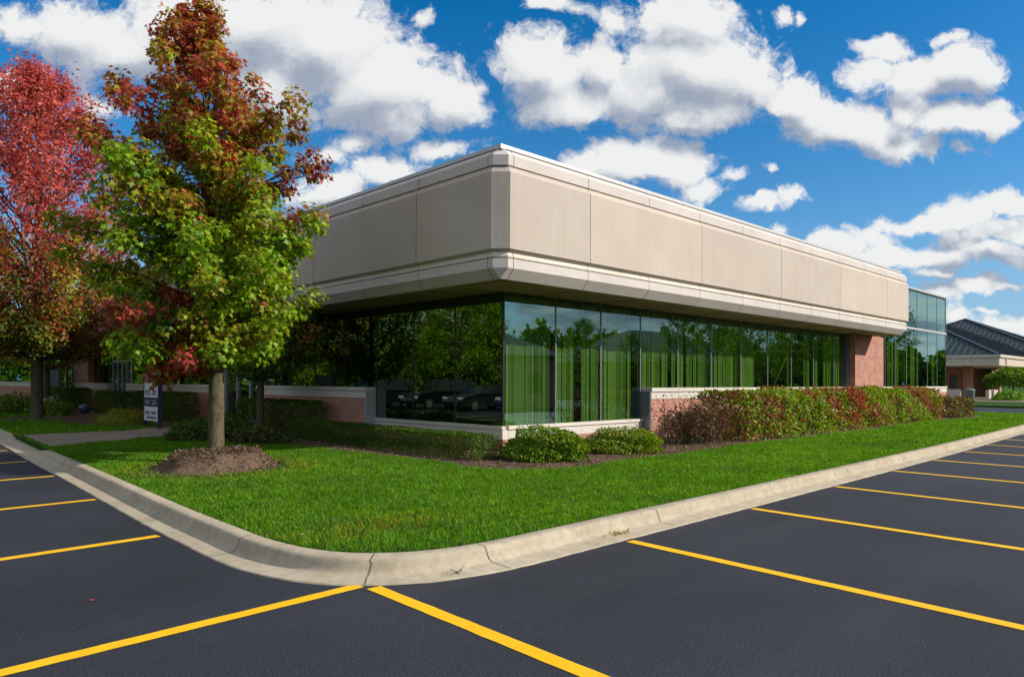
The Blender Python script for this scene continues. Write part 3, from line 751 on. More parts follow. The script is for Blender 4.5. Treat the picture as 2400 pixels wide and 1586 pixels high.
def tree(name, label, x, y, h, cr, zb, nb, palette_fn, leaf, ntw, nl, trunk_r, vase=.5, group=None, seed=1, sx=1.0, tm=RHOMB, shape=None, cat='tree'):
    st = random.getstate(); random.seed(seed)
    base = Vector((x,y,.14)); t = thing(name, base, label, cat, group); m = MB()
    ax = lambda z: np.array([x,y,z])
    m.tube([ax(.0),ax(.25),ax(.8),ax(zb),ax(h*.6),ax(h*.93)], [trunk_r*1.5,trunk_r*1.1,trunk_r,trunk_r*.85,trunk_r*.45,.02], 10, wob=.04)
    C, NR, AX, SZ, CO = [], [], [], [], []; az = random.uniform(0,6)
    for i in range(nb):
        u = (i+.5)/nb; az += 2.39996+random.uniform(-.3,.3)
        zt = zb + (h-zb)*u
        prof = shape(u) if shape else (math.sin(math.pi*min(1,(.16+u*.84)))**.62)
        rad = cr*prof*random.uniform(.72,1.08); hd = np.array([math.cos(az)*sx, math.sin(az), 0])
        tip = ax(zt) + hd*rad; b = ax(max(zb*.8, zt - vase*rad - .3))
        pts = limb(m, b, tip, trunk_r*.32*(1-u*.6)+.006, .006, sag=-.06*rad, n=5)
        pal = palette_fn(u, hd, random)
        for k in range(ntw):
            s = .2+.8*random.random()**.7; j = min(4,int(s*4.99)); q = np.array(Vector(pts[j]).lerp(Vector(pts[j+1]), s*5-j if s*5-j<1 else 1))
            v = np.array([random.gauss(0,1),random.gauss(0,1),random.gauss(.5,.6)])+hd*.6; v /= np.linalg.norm(v)
            e = q + v*random.uniform(.25,.6)*(cr/2.2)**.5
            P = q+(e-q)*RNG.uniform(.1,1.05,(nl,1)) + RNG.normal(0,.07*(cr/2)**.6+.02,(nl,3)); C.append(P)
            out = unit(P-ax(zt)[None]); NR.append(unit(out*.5+np.array([0,0,.7])+RNG.normal(0,.6,(nl,3)))); AX.append(unit(out*.6+np.array([0,0,-.4])+RNG.normal(0,.6,(nl,3))))
            SZ.append(RNG.uniform(.75,1.3,nl)*leaf); CO.append(pick(*pal, nl)*.5+pick(*pal,1)*.5)
    m.build('trunk', M['bark'], t, smooth=True)
    leaf_mesh('crown', np.vstack(C), np.vstack(NR), np.vstack(AX), np.concatenate(SZ), tm, np.vstack(CO), M['leaf'], t)
    random.setstate(st); return t
def pal_red(u, hd, r):
    if u > .45: return ([5,2,1,.6],[C3(.62,.10,.095),MAROON*1.25,C3(.68,.26,.21),ORANGE*.8])
    if u > .22: return r.choice([([4,2,2,1],[C3(.36,.045,.050),MAROON,ORANGE,OLIVE]),([1,1,2,2],[RED,ORANGE,OLIVE,GREEN])])
    return r.choice([([2,3,3,1],[ORANGE*.7,OLIVE*.5,GREEN*.55,RED*.8]),([1,2,3],[ORANGE*.7,OLIVE*.5,DGREEN]),([3,2,1],[ORANGE*.7,RED*.8,OLIVE*.5])])  # rusty green low crown, leaf colours dimmed to stand for its shade
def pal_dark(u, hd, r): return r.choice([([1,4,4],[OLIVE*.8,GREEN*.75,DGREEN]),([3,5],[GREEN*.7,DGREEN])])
def pal_green(u, hd, r): return r.choice([([2,4,2],[OLIVE,GREEN,DGREEN]),([1,5,2],[LIME*.8,GREEN,DGREEN])])
def pal_mix(u, hd, r): return r.choice([([2,2,3,2],[ORANGE,RED*.8,OLIVE,GREEN]),([1,4,2],[OLIVE,GREEN,DGREEN])])
GL = 'trees along the left side of the building'
tree('red_maple_tree', 'big crimson red tree with a grey trunk, tallest behind the footpath', -4.75, 19.2, 12.7, 3.75, 3.0, 170, pal_red, .135, 20, 14, .20, vase=1.0, group=GL, seed=3,
     shape=lambda u: (1.0-.12*(1-u) if u < .55 else max(.10, 1.0-((u-.55)/.45)**1.6*.92)))
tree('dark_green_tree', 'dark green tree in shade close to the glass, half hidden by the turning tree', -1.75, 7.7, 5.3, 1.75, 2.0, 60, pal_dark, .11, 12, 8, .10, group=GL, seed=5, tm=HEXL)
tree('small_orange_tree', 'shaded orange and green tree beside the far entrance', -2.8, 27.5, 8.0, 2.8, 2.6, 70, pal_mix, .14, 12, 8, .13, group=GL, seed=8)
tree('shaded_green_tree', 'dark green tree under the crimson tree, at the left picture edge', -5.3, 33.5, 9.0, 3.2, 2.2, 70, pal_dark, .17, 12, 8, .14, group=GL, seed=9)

# shrubs and hedges
def shrub(name, label, cat, poly_fn, n, leaf, col_fn, stems=None, group=None, loc=None, tm=HEXL, flat=.35):
    t = thing(name, loc, label, cat, group)
    P, OUT = poly_fn(n); k = len(P)
    nr = unit(OUT*.75 + RNG.normal(0,.6,(k,3)) + np.array([0,0,flat])); ax = unit(OUT*.4 + RNG.normal(0,.7,(k,3)) + np.array([0,0,.25]))
    leaf_mesh('foliage', P, nr, ax, RNG.uniform(.7,1.35,k)*leaf, tm, col_fn(P), M['hedge_leaf'], t)
    m = MB()
    for a, b, r in (stems or []): limb(m, a, b, r, r*.35, n=4, seg=5, wob=.05)
    if m.v: m.build('stems', M['bark'], t)
    return t
def lumpy(P, f, s):   # cheap smooth noise
    return (np.sin(P[:,0]*f+s)*np.cos(P[:,1]*f*1.3+s*2)+np.sin(P[:,2]*f*1.7+s*3+P[:,0]*f*.6))*.5
def round_shell(cx, cy, z0, rx, ry, h, seed=1, depth=.35, ang=0.):
    def fn(n):
        th = RNG.uniform(0,2*math.pi,n); w = RNG.uniform(0,1,n)**.8; ph = np.arccos(1-w*1.18)
        d = np.stack([np.sin(ph)*np.cos(th), np.sin(ph)*np.sin(th), np.cos(ph)],-1)
        r = 1 - depth*RNG.uniform(0,1,n)**2.2
        r = r*(1+.13*lumpy(d,4.1,seed)+.08*lumpy(d,9.,seed*2))
        q = d*r[:,None]; c, s = math.cos(ang), math.sin(ang)
        X = q[:,0]*rx; Y = q[:,1]*ry; Z = z0 + h*(.16+.84*np.maximum(q[:,2],-.19))
        P = np.stack([cx+X*c-Y*s, cy+X*s+Y*c, Z],-1)
        return P, d
    return fn
def box_shell(line, hw, z0, h, seed=1, amp=.07, depth=.16):
    """hedge body following a polyline, lumpy, clipped square"""
    L = np.array(line, float); seg = np.linalg.norm(np.diff(L,axis=0),axis=1); cum = np.concatenate([[0],np.cumsum(seg)])
    def fn(n):
        s = RNG.uniform(-.25,cum[-1]+.25,n); sc = np.clip(s,0,cum[-1]-1e-4); i = np.clip(np.searchsorted(cum, sc, 'right')-1,0,len(seg)-1)
        f = ((sc-cum[i])/seg[i])[:,None]; c = L[i]*(1-f)+L[i+1]*f; d = unit(L[i+1]-L[i]); nn = np.stack([-d[:,1],d[:,0]],-1)
        per = 2*h+2*hw; a = RNG.uniform(0,per,n); off = np.zeros(n); z = np.zeros(n); O = np.zeros((n,3))
        A = a < h; off[A] = -hw; z[A] = a[A]; O[A,:2] = -nn[A]
        B = (a >= h)&(a < h+2*hw); off[B] = a[B]-h-hw; z[B] = h; O[B,2] = 1
        D = a >= h+2*hw; off[D] = hw; z[D] = a[D]-h-2*hw; O[D,:2] = nn[D]
        e = s < 0; O[e,:2] = -d[e]; e2 = s > cum[-1]; O[e2,:2] = d[e2]
        ends = e|e2; off[ends] = RNG.uniform(-hw,hw,ends.sum()); z[ends] = RNG.uniform(0,h,ends.sum())
        over = np.where(e, -1., np.where(e2, 1., 0.))*RNG.uniform(.12,.22,n)
        P = np.stack([c[:,0]+nn[:,0]*off+d[:,0]*over, c[:,1]+nn[:,1]*off+d[:,1]*over, z0+z],-1)
        # round the top edges and sink some leaves inwards
        top = np.clip((z-(h-.16))/.16,0,1)**2*.10
        P[:,:2] -= nn*(np.sign(off)*top*(np.abs(off)>hw*.6))[:,None]
        P += O*(amp*lumpy(P,2.6,seed)+amp*.7*lumpy(P,7.,seed+1) - depth*RNG.uniform(0,1,n)**2)[:,None]
        P[:,2] = np.maximum(P[:,2], z0+.03)
        return P, O
    return fn
def cols_by(fn_list):     # palettes blended in patches by position
    def f(P):
        k = fn_list[0](P); out = np.zeros((len(P),3))
        for i, pal in enumerate(fn_list[1]):
            s = k == i
            if s.any(): out[s] = pick(*pal, int(s.sum()))
        return out
    return f
def simple(p, c): return lambda P: pick(p, c, len(P))

# the two clipped green bushes in front of the corner
stem = lambda cx, cy, r, n, h: [((cx+random.uniform(-.08,.08), cy+random.uniform(-.08,.08), .15),(cx+random.uniform(-r,r), cy+random.uniform(-r,r), h*random.uniform(.6,.95)),.012) for _ in range(n)]
shrub('green_bush','round bright green bush right at the glass corner of the building','bush', round_shell(-.62,-1.80,.16,.78,.56,.60,3,ang=-.75,depth=.5), 11000, .050, simple([1,5,3,2],[OLIVE*.7,GREEN*.75,DGREEN,LIME*.6]), stem(-.72,-1.83,.4,14,.8), 'bushes at the corner', (-.72,-1.83,.15))
shrub('green_bush','yellow-green bush in front of the low white sill, beside the bare reddish shrub','bush', round_shell(1.62,-1.90,.16,.84,.56,.50,7,ang=-.7,depth=.55), 9500, .048, simple([2,4,2,3],[OLIVE*.75,GREEN*.75,DGREEN,LIME*.65]), stem(1.42,-1.95,.4,14,.6), 'bushes at the corner', (1.42,-1.95,.15))
# reddish, half bare shrub
tw = []
for _ in range(150):
    bx, by = 4.85+random.gauss(0,.46), -1.75+random.gauss(0,.22); tx = bx+random.gauss(0,.42); tw.append(((bx,by,.15),(tx,by+random.gauss(0,.3),random.uniform(.5,1.42)),random.uniform(.004,.010)))
def twiggy(n):
    k = RNG.integers(0,len(tw),n); a = np.array([t[0] for t in tw])[k]; b = np.array([t[1] for t in tw])[k]; f = RNG.uniform(.25,1.,(n,1))
    P = a+(b-a)*f+RNG.normal(0,.055,(n,3)); return P, unit(P-np.array([4.85,-1.75,.5]))
shrub('bare_shrub','half bare purplish shrub with twigs showing, left end of the autumn hedge','shrub', twiggy, 3300, .055, simple([3,2,2,1.2,1],[C3(.13,.045,.045),C3(.075,.035,.03),ORANGE*.5,C3(.24,.10,.08),DGREEN]), tw, None, (4.85,-1.75,.15))
# long autumn hedge in red and green patches
def hk(P):
    v = .8*lumpy(P,1.15,2.2)+.8*lumpy(P,3.3,5.1)+.3*lumpy(P,8,1.)+RNG.normal(0,.34,len(P)); b = np.where(v < -.52,0,np.where(v < -.18,1,np.where(v < .46,2,3)))
    b = np.where((P[:,0] < 7.2)&(P[:,2] > .55), np.where(RNG.random(len(P)) < .5, 4, b), b); b = np.where((P[:,2] < .48)&(RNG.random(len(P)) < .45), 2, b)
    return b
HP = [([4,3,1.5,1],[RED*.8,C3(.26,.07,.055),ORANGE*.6,MAROON]), ([2,2,2,1.5],[C3(.22,.075,.05),ORANGE*.55,OLIVE*.7,MAROON*1.1]), ([2,4,1.4,2.4],[OLIVE*.85,GREEN*.85,DGREEN,LIME*.7]), ([3,4,2],[LIME*.7,GREEN*.85,OLIVE*.8]), ([2,2,2,1],[C3(.15,.07,.035),C3(.10,.05,.03),ORANGE*.45,OLIVE*.6])]
hl = [(6.1,-1.6),(7,-1.62),(9,-1.68),(13,-1.62),(17,-1.42),(22.6,-1.35)]
hst = [((x,-1.55+random.uniform(-.4,.4),.15),(x+random.gauss(0,.25),-1.55+random.uniform(-.6,.6),random.uniform(.7,1.35)),random.uniform(.006,.014)) for x in np.arange(5.7,22.6,.11)]
shrub('autumn_hedge','long clipped hedge patched red, orange and green along the front brick wall','hedge', box_shell(hl,.72,.17,1.20,2.2,amp=.10,depth=.34), 40000, .082, cols_by((hk,HP)), hst, None, (13,-1.6,.15))
shrub('brown_shrub','low brownish shrub beyond the far right end of the autumn hedge','shrub', box_shell([(23.9,-1.45),(26.8,-1.5)],.80,.16,.78,4.,amp=.12,depth=.3), 6500, .085, simple([3,2,2,2],[C3(.12,.065,.035),OLIVE*.7,DGREEN,C3(.17,.06,.04)]), None, None, (25.4,-1.5,.15))
# box hedges along the shaded left side
BX = ([1,3,6],[OLIVE*.35,GREEN*.42,DGREEN*.75])  # box greens with the shade of the left side darkened into them
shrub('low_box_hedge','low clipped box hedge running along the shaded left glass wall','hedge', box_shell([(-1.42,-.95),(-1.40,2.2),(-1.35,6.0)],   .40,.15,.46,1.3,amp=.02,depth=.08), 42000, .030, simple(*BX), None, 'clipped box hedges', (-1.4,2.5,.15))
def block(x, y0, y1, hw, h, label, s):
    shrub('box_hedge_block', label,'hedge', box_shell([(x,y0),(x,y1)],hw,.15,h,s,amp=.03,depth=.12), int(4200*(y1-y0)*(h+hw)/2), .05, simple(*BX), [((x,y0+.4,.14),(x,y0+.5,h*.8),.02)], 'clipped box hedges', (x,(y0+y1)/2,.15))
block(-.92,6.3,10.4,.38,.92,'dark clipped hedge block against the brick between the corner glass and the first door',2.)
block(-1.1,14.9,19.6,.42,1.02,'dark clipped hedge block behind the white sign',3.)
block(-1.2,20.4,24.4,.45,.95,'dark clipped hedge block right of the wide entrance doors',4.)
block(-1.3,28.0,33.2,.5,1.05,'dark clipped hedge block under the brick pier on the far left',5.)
# loose dark plants by the footpath
def loose(cx, cy, rx, ry, h, n, leaf, pal, label, name, seed, group='loose plants by the footpath', tm=HEXL):
    shrub(name, label,'plant', round_shell(cx,cy,.15,rx,ry,h,seed,depth=.6), n, leaf, simple(*pal), stem(cx,cy,min(rx,ry)*.8,12,h), group, (cx,cy,.15), tm)
loose(-3.75,6.95,.62,.62,.52,2600,.075,([3,2,1],[DGREEN,C3(.06,.05,.02),GREEN*.6]),'dark leafy shrub spilling over the near edge of the footpath','leafy_shrub',1)
loose(-2.75,7.6,.7,.8,.62,2600,.08,([3,2,1],[DGREEN,C3(.05,.05,.02),GREEN*.6]),'dark leafy shrub between the footpath and the box hedge','leafy_shrub',2)
loose(-2.9,5.2,.6,.9,.42,2200,.075,([3,2,1],[DGREEN,C3(.06,.04,.02),MAROON*.6]),'low dark groundcover shrub beside the turning tree','leafy_shrub',8)
loose(-3.3,14.1,.8,.9,.5,2600,.13,([3,2,1],[OLIVE*.9,GREEN*.6,C3(.12,.10,.03)]),'yellowish grassy clump beyond the footpath','grass_clump',3, tm=np.array([(-.05,0,0),(.05,0,0),(.0,1.5,.3)]))
loose(-2.3,16.4,.7,1.1,.45,2200,.08,([3,1,1],[C3(.09,.05,.02),MAROON,DGREEN]),'rust brown groundcover near the white sign','leafy_shrub',4)
loose(-3.4,23.6,.8,1.3,.6,2200,.10,([3,2,1],[GREEN*.6,DGREEN,OLIVE]),'leafy green perennial clump behind the crimson tree trunk','leafy_shrub',5)
loose(-4.2,26.2,.9,1.2,.9,2400,.11,([3,3,1],[GREEN*.6,DGREEN,OLIVE]),'tall leafy perennial clump left of the crimson tree trunk','leafy_shrub',6)
# white flowering clump
shrub('white_flowers','small clump of white flowers beside the crimson tree trunk','flowers', round_shell(-2.9,26.0,.15,.4,.4,.75,6,depth=.5), 420, .09, simple([4,2],[C3(.75,.75,.70),GREEN*.6]), stem(-2.9,26,.3,8,.7), None, (-2.9,26.0,.15))
# a dull blue ball among the plants
gb = MB(); rings = []
for k in range(11):
    ph = math.pi*k/10; rings.append([(-2.05+.24*math.sin(ph)*math.cos(q*math.pi/8), 24.2+.24*math.sin(ph)*math.sin(q*math.pi/8), .36-.22*math.cos(ph)) for q in range(16)])
gb.loft(rings, closed=True)
tag(gb.build('garden_ball', m_plain('blue_glaze',(.05,.09,.15),.35,.5), smooth=True),'dull blue round garden ball lying among the dark plants','garden ball')

# mulch mound round the turning tree
mm = MB(); cx, cy = -5.53, 1.10; VA = math.atan2(FW.y, FW.x); rings = []; nrg, nsg = 26, 72
for i in range(nrg+1):
    f = i/nrg; ring = []
    for k in range(nsg):
        t_ = 2*math.pi*k/nsg
        r0 = (.86+.20*math.cos(t_-VA)**2)*(1+.03*math.sin(2*t_+1)+.04*math.sin(5*t_+.5)+.03*math.sin(9*t_)); r = f*r0*1.18
        u = r/r0; z = .145 + .30*(1/(1+math.exp((u-.86)*17)))*(.92+.10*math.sin(3*t_+.4)*f) - .03*max(0,u-1)
        z += random.uniform(-.012,.012)*(1 if u < 1.05 else .3)
        ring.append((cx+r*math.cos(t_), cy+r*math.sin(t_), z))
    rings.append(ring)
mm.loft(rings, closed=True)
n = 5200; th = RNG.uniform(0,2*math.pi,n); rr = 1.55*RNG.uniform(0,1,n)**.62; th2 = th
keep = (rr < 1.0)|((RNG.random(n) < .40)); th, rr = th[keep], rr[keep]
mx = cx+rr*np.cos(th); my = cy+rr*np.sin(th)
r0 = (.86+.20*np.cos(th-VA)**2)*(1+.03*np.sin(2*th+1)+.04*np.sin(5*th+.5)+.03*np.sin(9*th)); u = rr/r0
mz = .152 + .30*(1/(1+np.exp((u-.86)*17)))*(.92+.10*np.sin(3*th+.4)*np.minimum(1,u/1.18))
mo = thing('mulch_mound', (cx,cy,.15), 'raised ring of brown bark mulch round the turning tree trunk', 'mulch mound')
mm.build('mulch_heap', M['mulch'], mo, smooth=True)
def chips(name, mx, my, mz, parent, lo=.025, hi=.075):
    k = len(mx); pal = pick([3,4,3,.5],[C3(.07,.042,.026),C3(.15,.095,.06),C3(.25,.175,.12),C3(.45,.40,.33)],k)
    return leaf_mesh(name, np.stack([mx,my,mz],-1), unit(RNG.normal(0,.42,(k,3))+np.array([0,0,1.])), unit(RNG.normal(0,1,(k,3))*[1,1,.25]), RNG.uniform(lo,hi,k), np.array([(-.16,0,0),(.16,.05,.03),(.13,1,0),(-.14,.95,.03)]), pal, M['leaf'], parent)
tag(chips('bark_chips', mx, my, mz+.006, mo), kind='stuff')
n = 60000; bx_ = RNG.uniform(-4.5,9,n); by_ = RNG.uniform(-3.1,9,n); kp = inpoly(bx_,by_,BED)&(by_ < 8)&((bx_ < .0)|(by_ < 0))
bc = chips('bark_chips', bx_[kp][:16000], by_[kp][:16000], np.full(min(16000,kp.sum()),.166), None)
tag(bc, 'loose bark chips scattered over the planting bed', kind='stuff')

# ------------------------------------------------------------------ grass blades
LP = [(p[0],p[1]) for p in lawn_edge]+[(31.6,0),(0,0),(0,50)]
def grass(n, x0, x1, y0, y1, hmin, hmax, w, dens):
    x = RNG.uniform(x0,x1,n); y = RNG.uniform(y0,y1,n)
    k = inpoly(x,y,LP)&~inpoly(x,y,BED)&~inpoly(x,y,WALK)&~inpoly(x,y,BED2)
    q = np.hypot(x-cx,y-cy); k &= (q > 1.02)&((q > 1.6)|(RNG.random(n) < (q-.95)/.65))
    k &= (x < 0)|(y < 0)
    bare = np.exp(-(((x+6.3)/.8)**2+((y+4.9)/.35)**2)); k &= RNG.random(n) > bare*.35
    d = np.hypot(x+10.38, y+11.01); k &= RNG.random(n) < dens(d)
    x, y, d = x[k], y[k], d[k]; m = len(x)
    tuft = .75+.5*(.5+.5*np.sin(x*3.1+np.sin(y*2.3)*2)*np.cos(y*2.7+np.sin(x*1.9)))
    h = RNG.uniform(hmin,hmax,m)*tuft; a = RNG.uniform(0,2*math.pi,m); le = RNG.uniform(.25,1.0,m)*h; la = RNG.uniform(0,2*math.pi,m)
    ww = w*(1+np.maximum(0,d-9)/9); dx, dy = np.cos(a)*ww/2, np.sin(a)*ww/2
    z = np.full(m,.140)
    mx_, my_ = x+np.cos(la)*le*.30, y+np.sin(la)*le*.30
    V = np.stack([np.stack([x-dx,y-dy,z],-1), np.stack([x+dx,y+dy,z],-1), np.stack([mx_+dx*.75,my_+dy*.75,z+h*.6],-1), np.stack([x+np.cos(la)*le,y+np.sin(la)*le,z+h],-1), np.stack([mx_-dx*.75,my_-dy*.75,z+h*.6],-1)],1)
    F = np.arange(m*5).reshape(m,5)
    dry = RNG.random(m) < (.03+.45*bare[k] + .25*np.exp(-((q[k]-1.3)/.35)**2))
    c = np.ones((m,3))*RNG.uniform(.7,1.35,(m,1)); c[dry] = c[dry]*np.array([3.2,1.15,3.2]); pale = RNG.random(m) < .06; c[pale] *= np.array([1.6,1.35,2.])
    return V.reshape(-1,3), F, c
V1,F1,c1 = grass(820000, -8,9,-7,9, .028,.066,.0068, lambda d: np.clip(1.25-(d-7)/16,.22,1))
V2,F2,c2 = grass(150000, 8.9,32,-6.5,1, .04,.09,.014, lambda d: np.clip(1.1-(d-18)/40,.4,1))
V3,F3,c3 = grass(70000, -8,0,9,34, .04,.09,.014, lambda d: np.ones_like(d))
Vg = np.vstack([V1,V2,V3]); Fg = np.vstack([F1, F2+len(V1), F3+len(V1)+len(V2)]); cg = np.vstack([c1,c2,c3])
go = array_mesh('grass', Vg, Fg, M['grass'], None, cg)
tag(go, 'short mown bright green grass of the front lawn', kind='stuff')
# few dropped leaves
n = 22; lx = RNG.uniform(-9.5,-5,n); ly = RNG.uniform(-6.5,4,n); on = ~inpoly(lx,ly,LP); lz = np.where(on,.012,.20)
lv = leaf_mesh('fallen_leaves', np.stack([lx,ly,lz],-1), unit(RNG.normal(0,.25,(n,3))+[0,0,1.]), unit(RNG.normal(0,1,(n,3))*[1,1,.1]), RNG.uniform(.025,.045,n), HEXL, pick([2,2,2,1],[ORANGE,RED*.8,C3(.45,.36,.22),C3(.6,.56,.5)],n), M['leaf'], None)
tag(lv, 'scattered dry leaves dropped near the kerb', kind='stuff')

for wx, wy, lab in ((-4.35,-6.40,'small yellow green weed growing in the gutter beside the second right parking line'),(-6.55,-6.42,'dry brown weed sprig lying in the gutter at the kerb bend')):
    t = thing('gutter_weed', (wx,wy,.02), lab, 'weed'); k = 70 if wx > -5 else 9
    P = np.stack([wx+RNG.normal(0,.10,k), wy+RNG.normal(0,.03,k), RNG.uniform(.02,.05,k)],-1)
    leaf_mesh('leaves', P, unit(RNG.normal(0,.5,(k,3))+[0,0,1.]), unit(RNG.normal(0,1,(k,3))*[1,1,.3]), RNG.uniform(.014,.034,k), HEXL, pick([3,2],[C3(.42,.40,.05),C3(.36,.26,.10)],k) if wx > -5 else pick([3,2],[C3(.30,.20,.11),C3(.22,.15,.08)],k), M['leaf'], t)
    m = MB()
    for q in range(5): m.tube([(wx+random.uniform(-.03,.03),wy,.02),(wx+random.uniform(-.14,.14),wy+random.uniform(-.06,.06),.06)],[.003,.002],4)
    m.build('stems', M['bark'], t)

# ------------------------------------------------------------------ signs by the footpath
def sign():
    sx, y0, y1 = -3.0, 11.95, 13.2; z0, z1 = .36, 1.80
    t = thing('entrance_sign', (sx,12.55,.15), 'white and navy upright sign board standing by the footpath entrance', 'sign')
    m = MB(); m.box(sx,sx+.09,y0,y1,z0,z1); m.build('sign_board', m_plain('sign_white',(.70,.70,.74),.5,.3,0,.04), t)
    m = MB(); m.box(sx-.004,sx-.0005,y0+.003,y1-.003,.80,1.075); m.build('navy_band', m_plain('sign_navy',(.025,.035,.085),.5), t)
    m = MB(); m.box(sx-.01,sx+.10,y0-.055,y0-.002,.15,z1+.02); m.box(sx-.01,sx+.10,y1+.002,y1+.055,.15,z1+.02); m.build('sign_post', m_plain('sign_navy_post',(.03,.04,.08),.5), t)
    ink = m_plain('sign_ink',(.05,.06,.11),.6); wht = m_plain('sign_letters',(.55,.55,.60),.6)
    r = random.Random(4)
    def glyphs(za, zb, ya, yb, n, mat, gaps=()):
        m = MB(); w = (yb-ya)/n; x = sx-.008
        for k in range(n):                      # lettering runs from the left (far) end to the right (near) end
            if k in gaps: continue
            c = yb-w*(k+.5); hw = w*.36
            y_l, y_r = c-hw, c+hw; s = w*.13
            for q in r.sample(['l','r','t','m','b'], 3)+['l']:
                if q == 'l': m.box(x,x+.003,y_r-s,y_r,za,zb)
                if q == 'r': m.box(x-.001,x+.003,y_l,y_l+s,za,zb)
                if q == 't': m.box(x-.002,x+.003,y_l,y_r,zb-s*1.1,zb)
                if q == 'm': m.box(x-.002,x+.003,y_l,y_r,(za+zb)/2-s*.5,(za+zb)/2+s*.5)
                if q == 'b': m.box(x-.002,x+.003,y_l,y_r,za,za+s*1.1)
        m.build('lettering', mat, t)
    glyphs(1.52,1.72,y0+.12,y1-.10,6,ink); glyphs(1.15,1.30,y0+.08,y1-.10,9,ink,(4,)); glyphs(.87,1.0,y0+.08,y1-.08,10,wht,(4,)); glyphs(.56,.66,y0+.12,y1-.10,11,ink,(5,)); glyphs(.43,.50,y0+.12,y1-.25,10,ink)
sign()
def banner():
    x, y0, y1 = -1.25, 33.0, 36.3
    t = thing('navy_sign', (x,34.6,.15), 'dark navy standing sign with white marks, behind the crimson tree trunk', 'sign')
    m = MB(); m.box(x,x+.08,y0,y1,.65,2.45); m.build('sign_board', m_plain('navy_board',(.022,.040,.085),.45), t)
    m = MB(); m.box(x-.01,x+.1,y0-.14,y0-.01,.15,2.5); m.box(x-.01,x+.1,y1+.01,y1+.14,.15,2.5); m.build('sign_post', M['frame'], t)
    m = MB()
    for z, a in ((2.2,.9),(1.85,.5),(1.45,.35),(.9,.6)):
        m.box(x-.006,x-.001,y1-.35-a,y1-.3,z,z+.09); m.face([(x-.006,y1-.3,z-.16),(x-.006,y1-.7,z-.16),(x-.006,y1-.5,z-.03)])
    m.build('lettering', m_plain('pale_marks',(.5,.5,.52),.6), t)
banner()

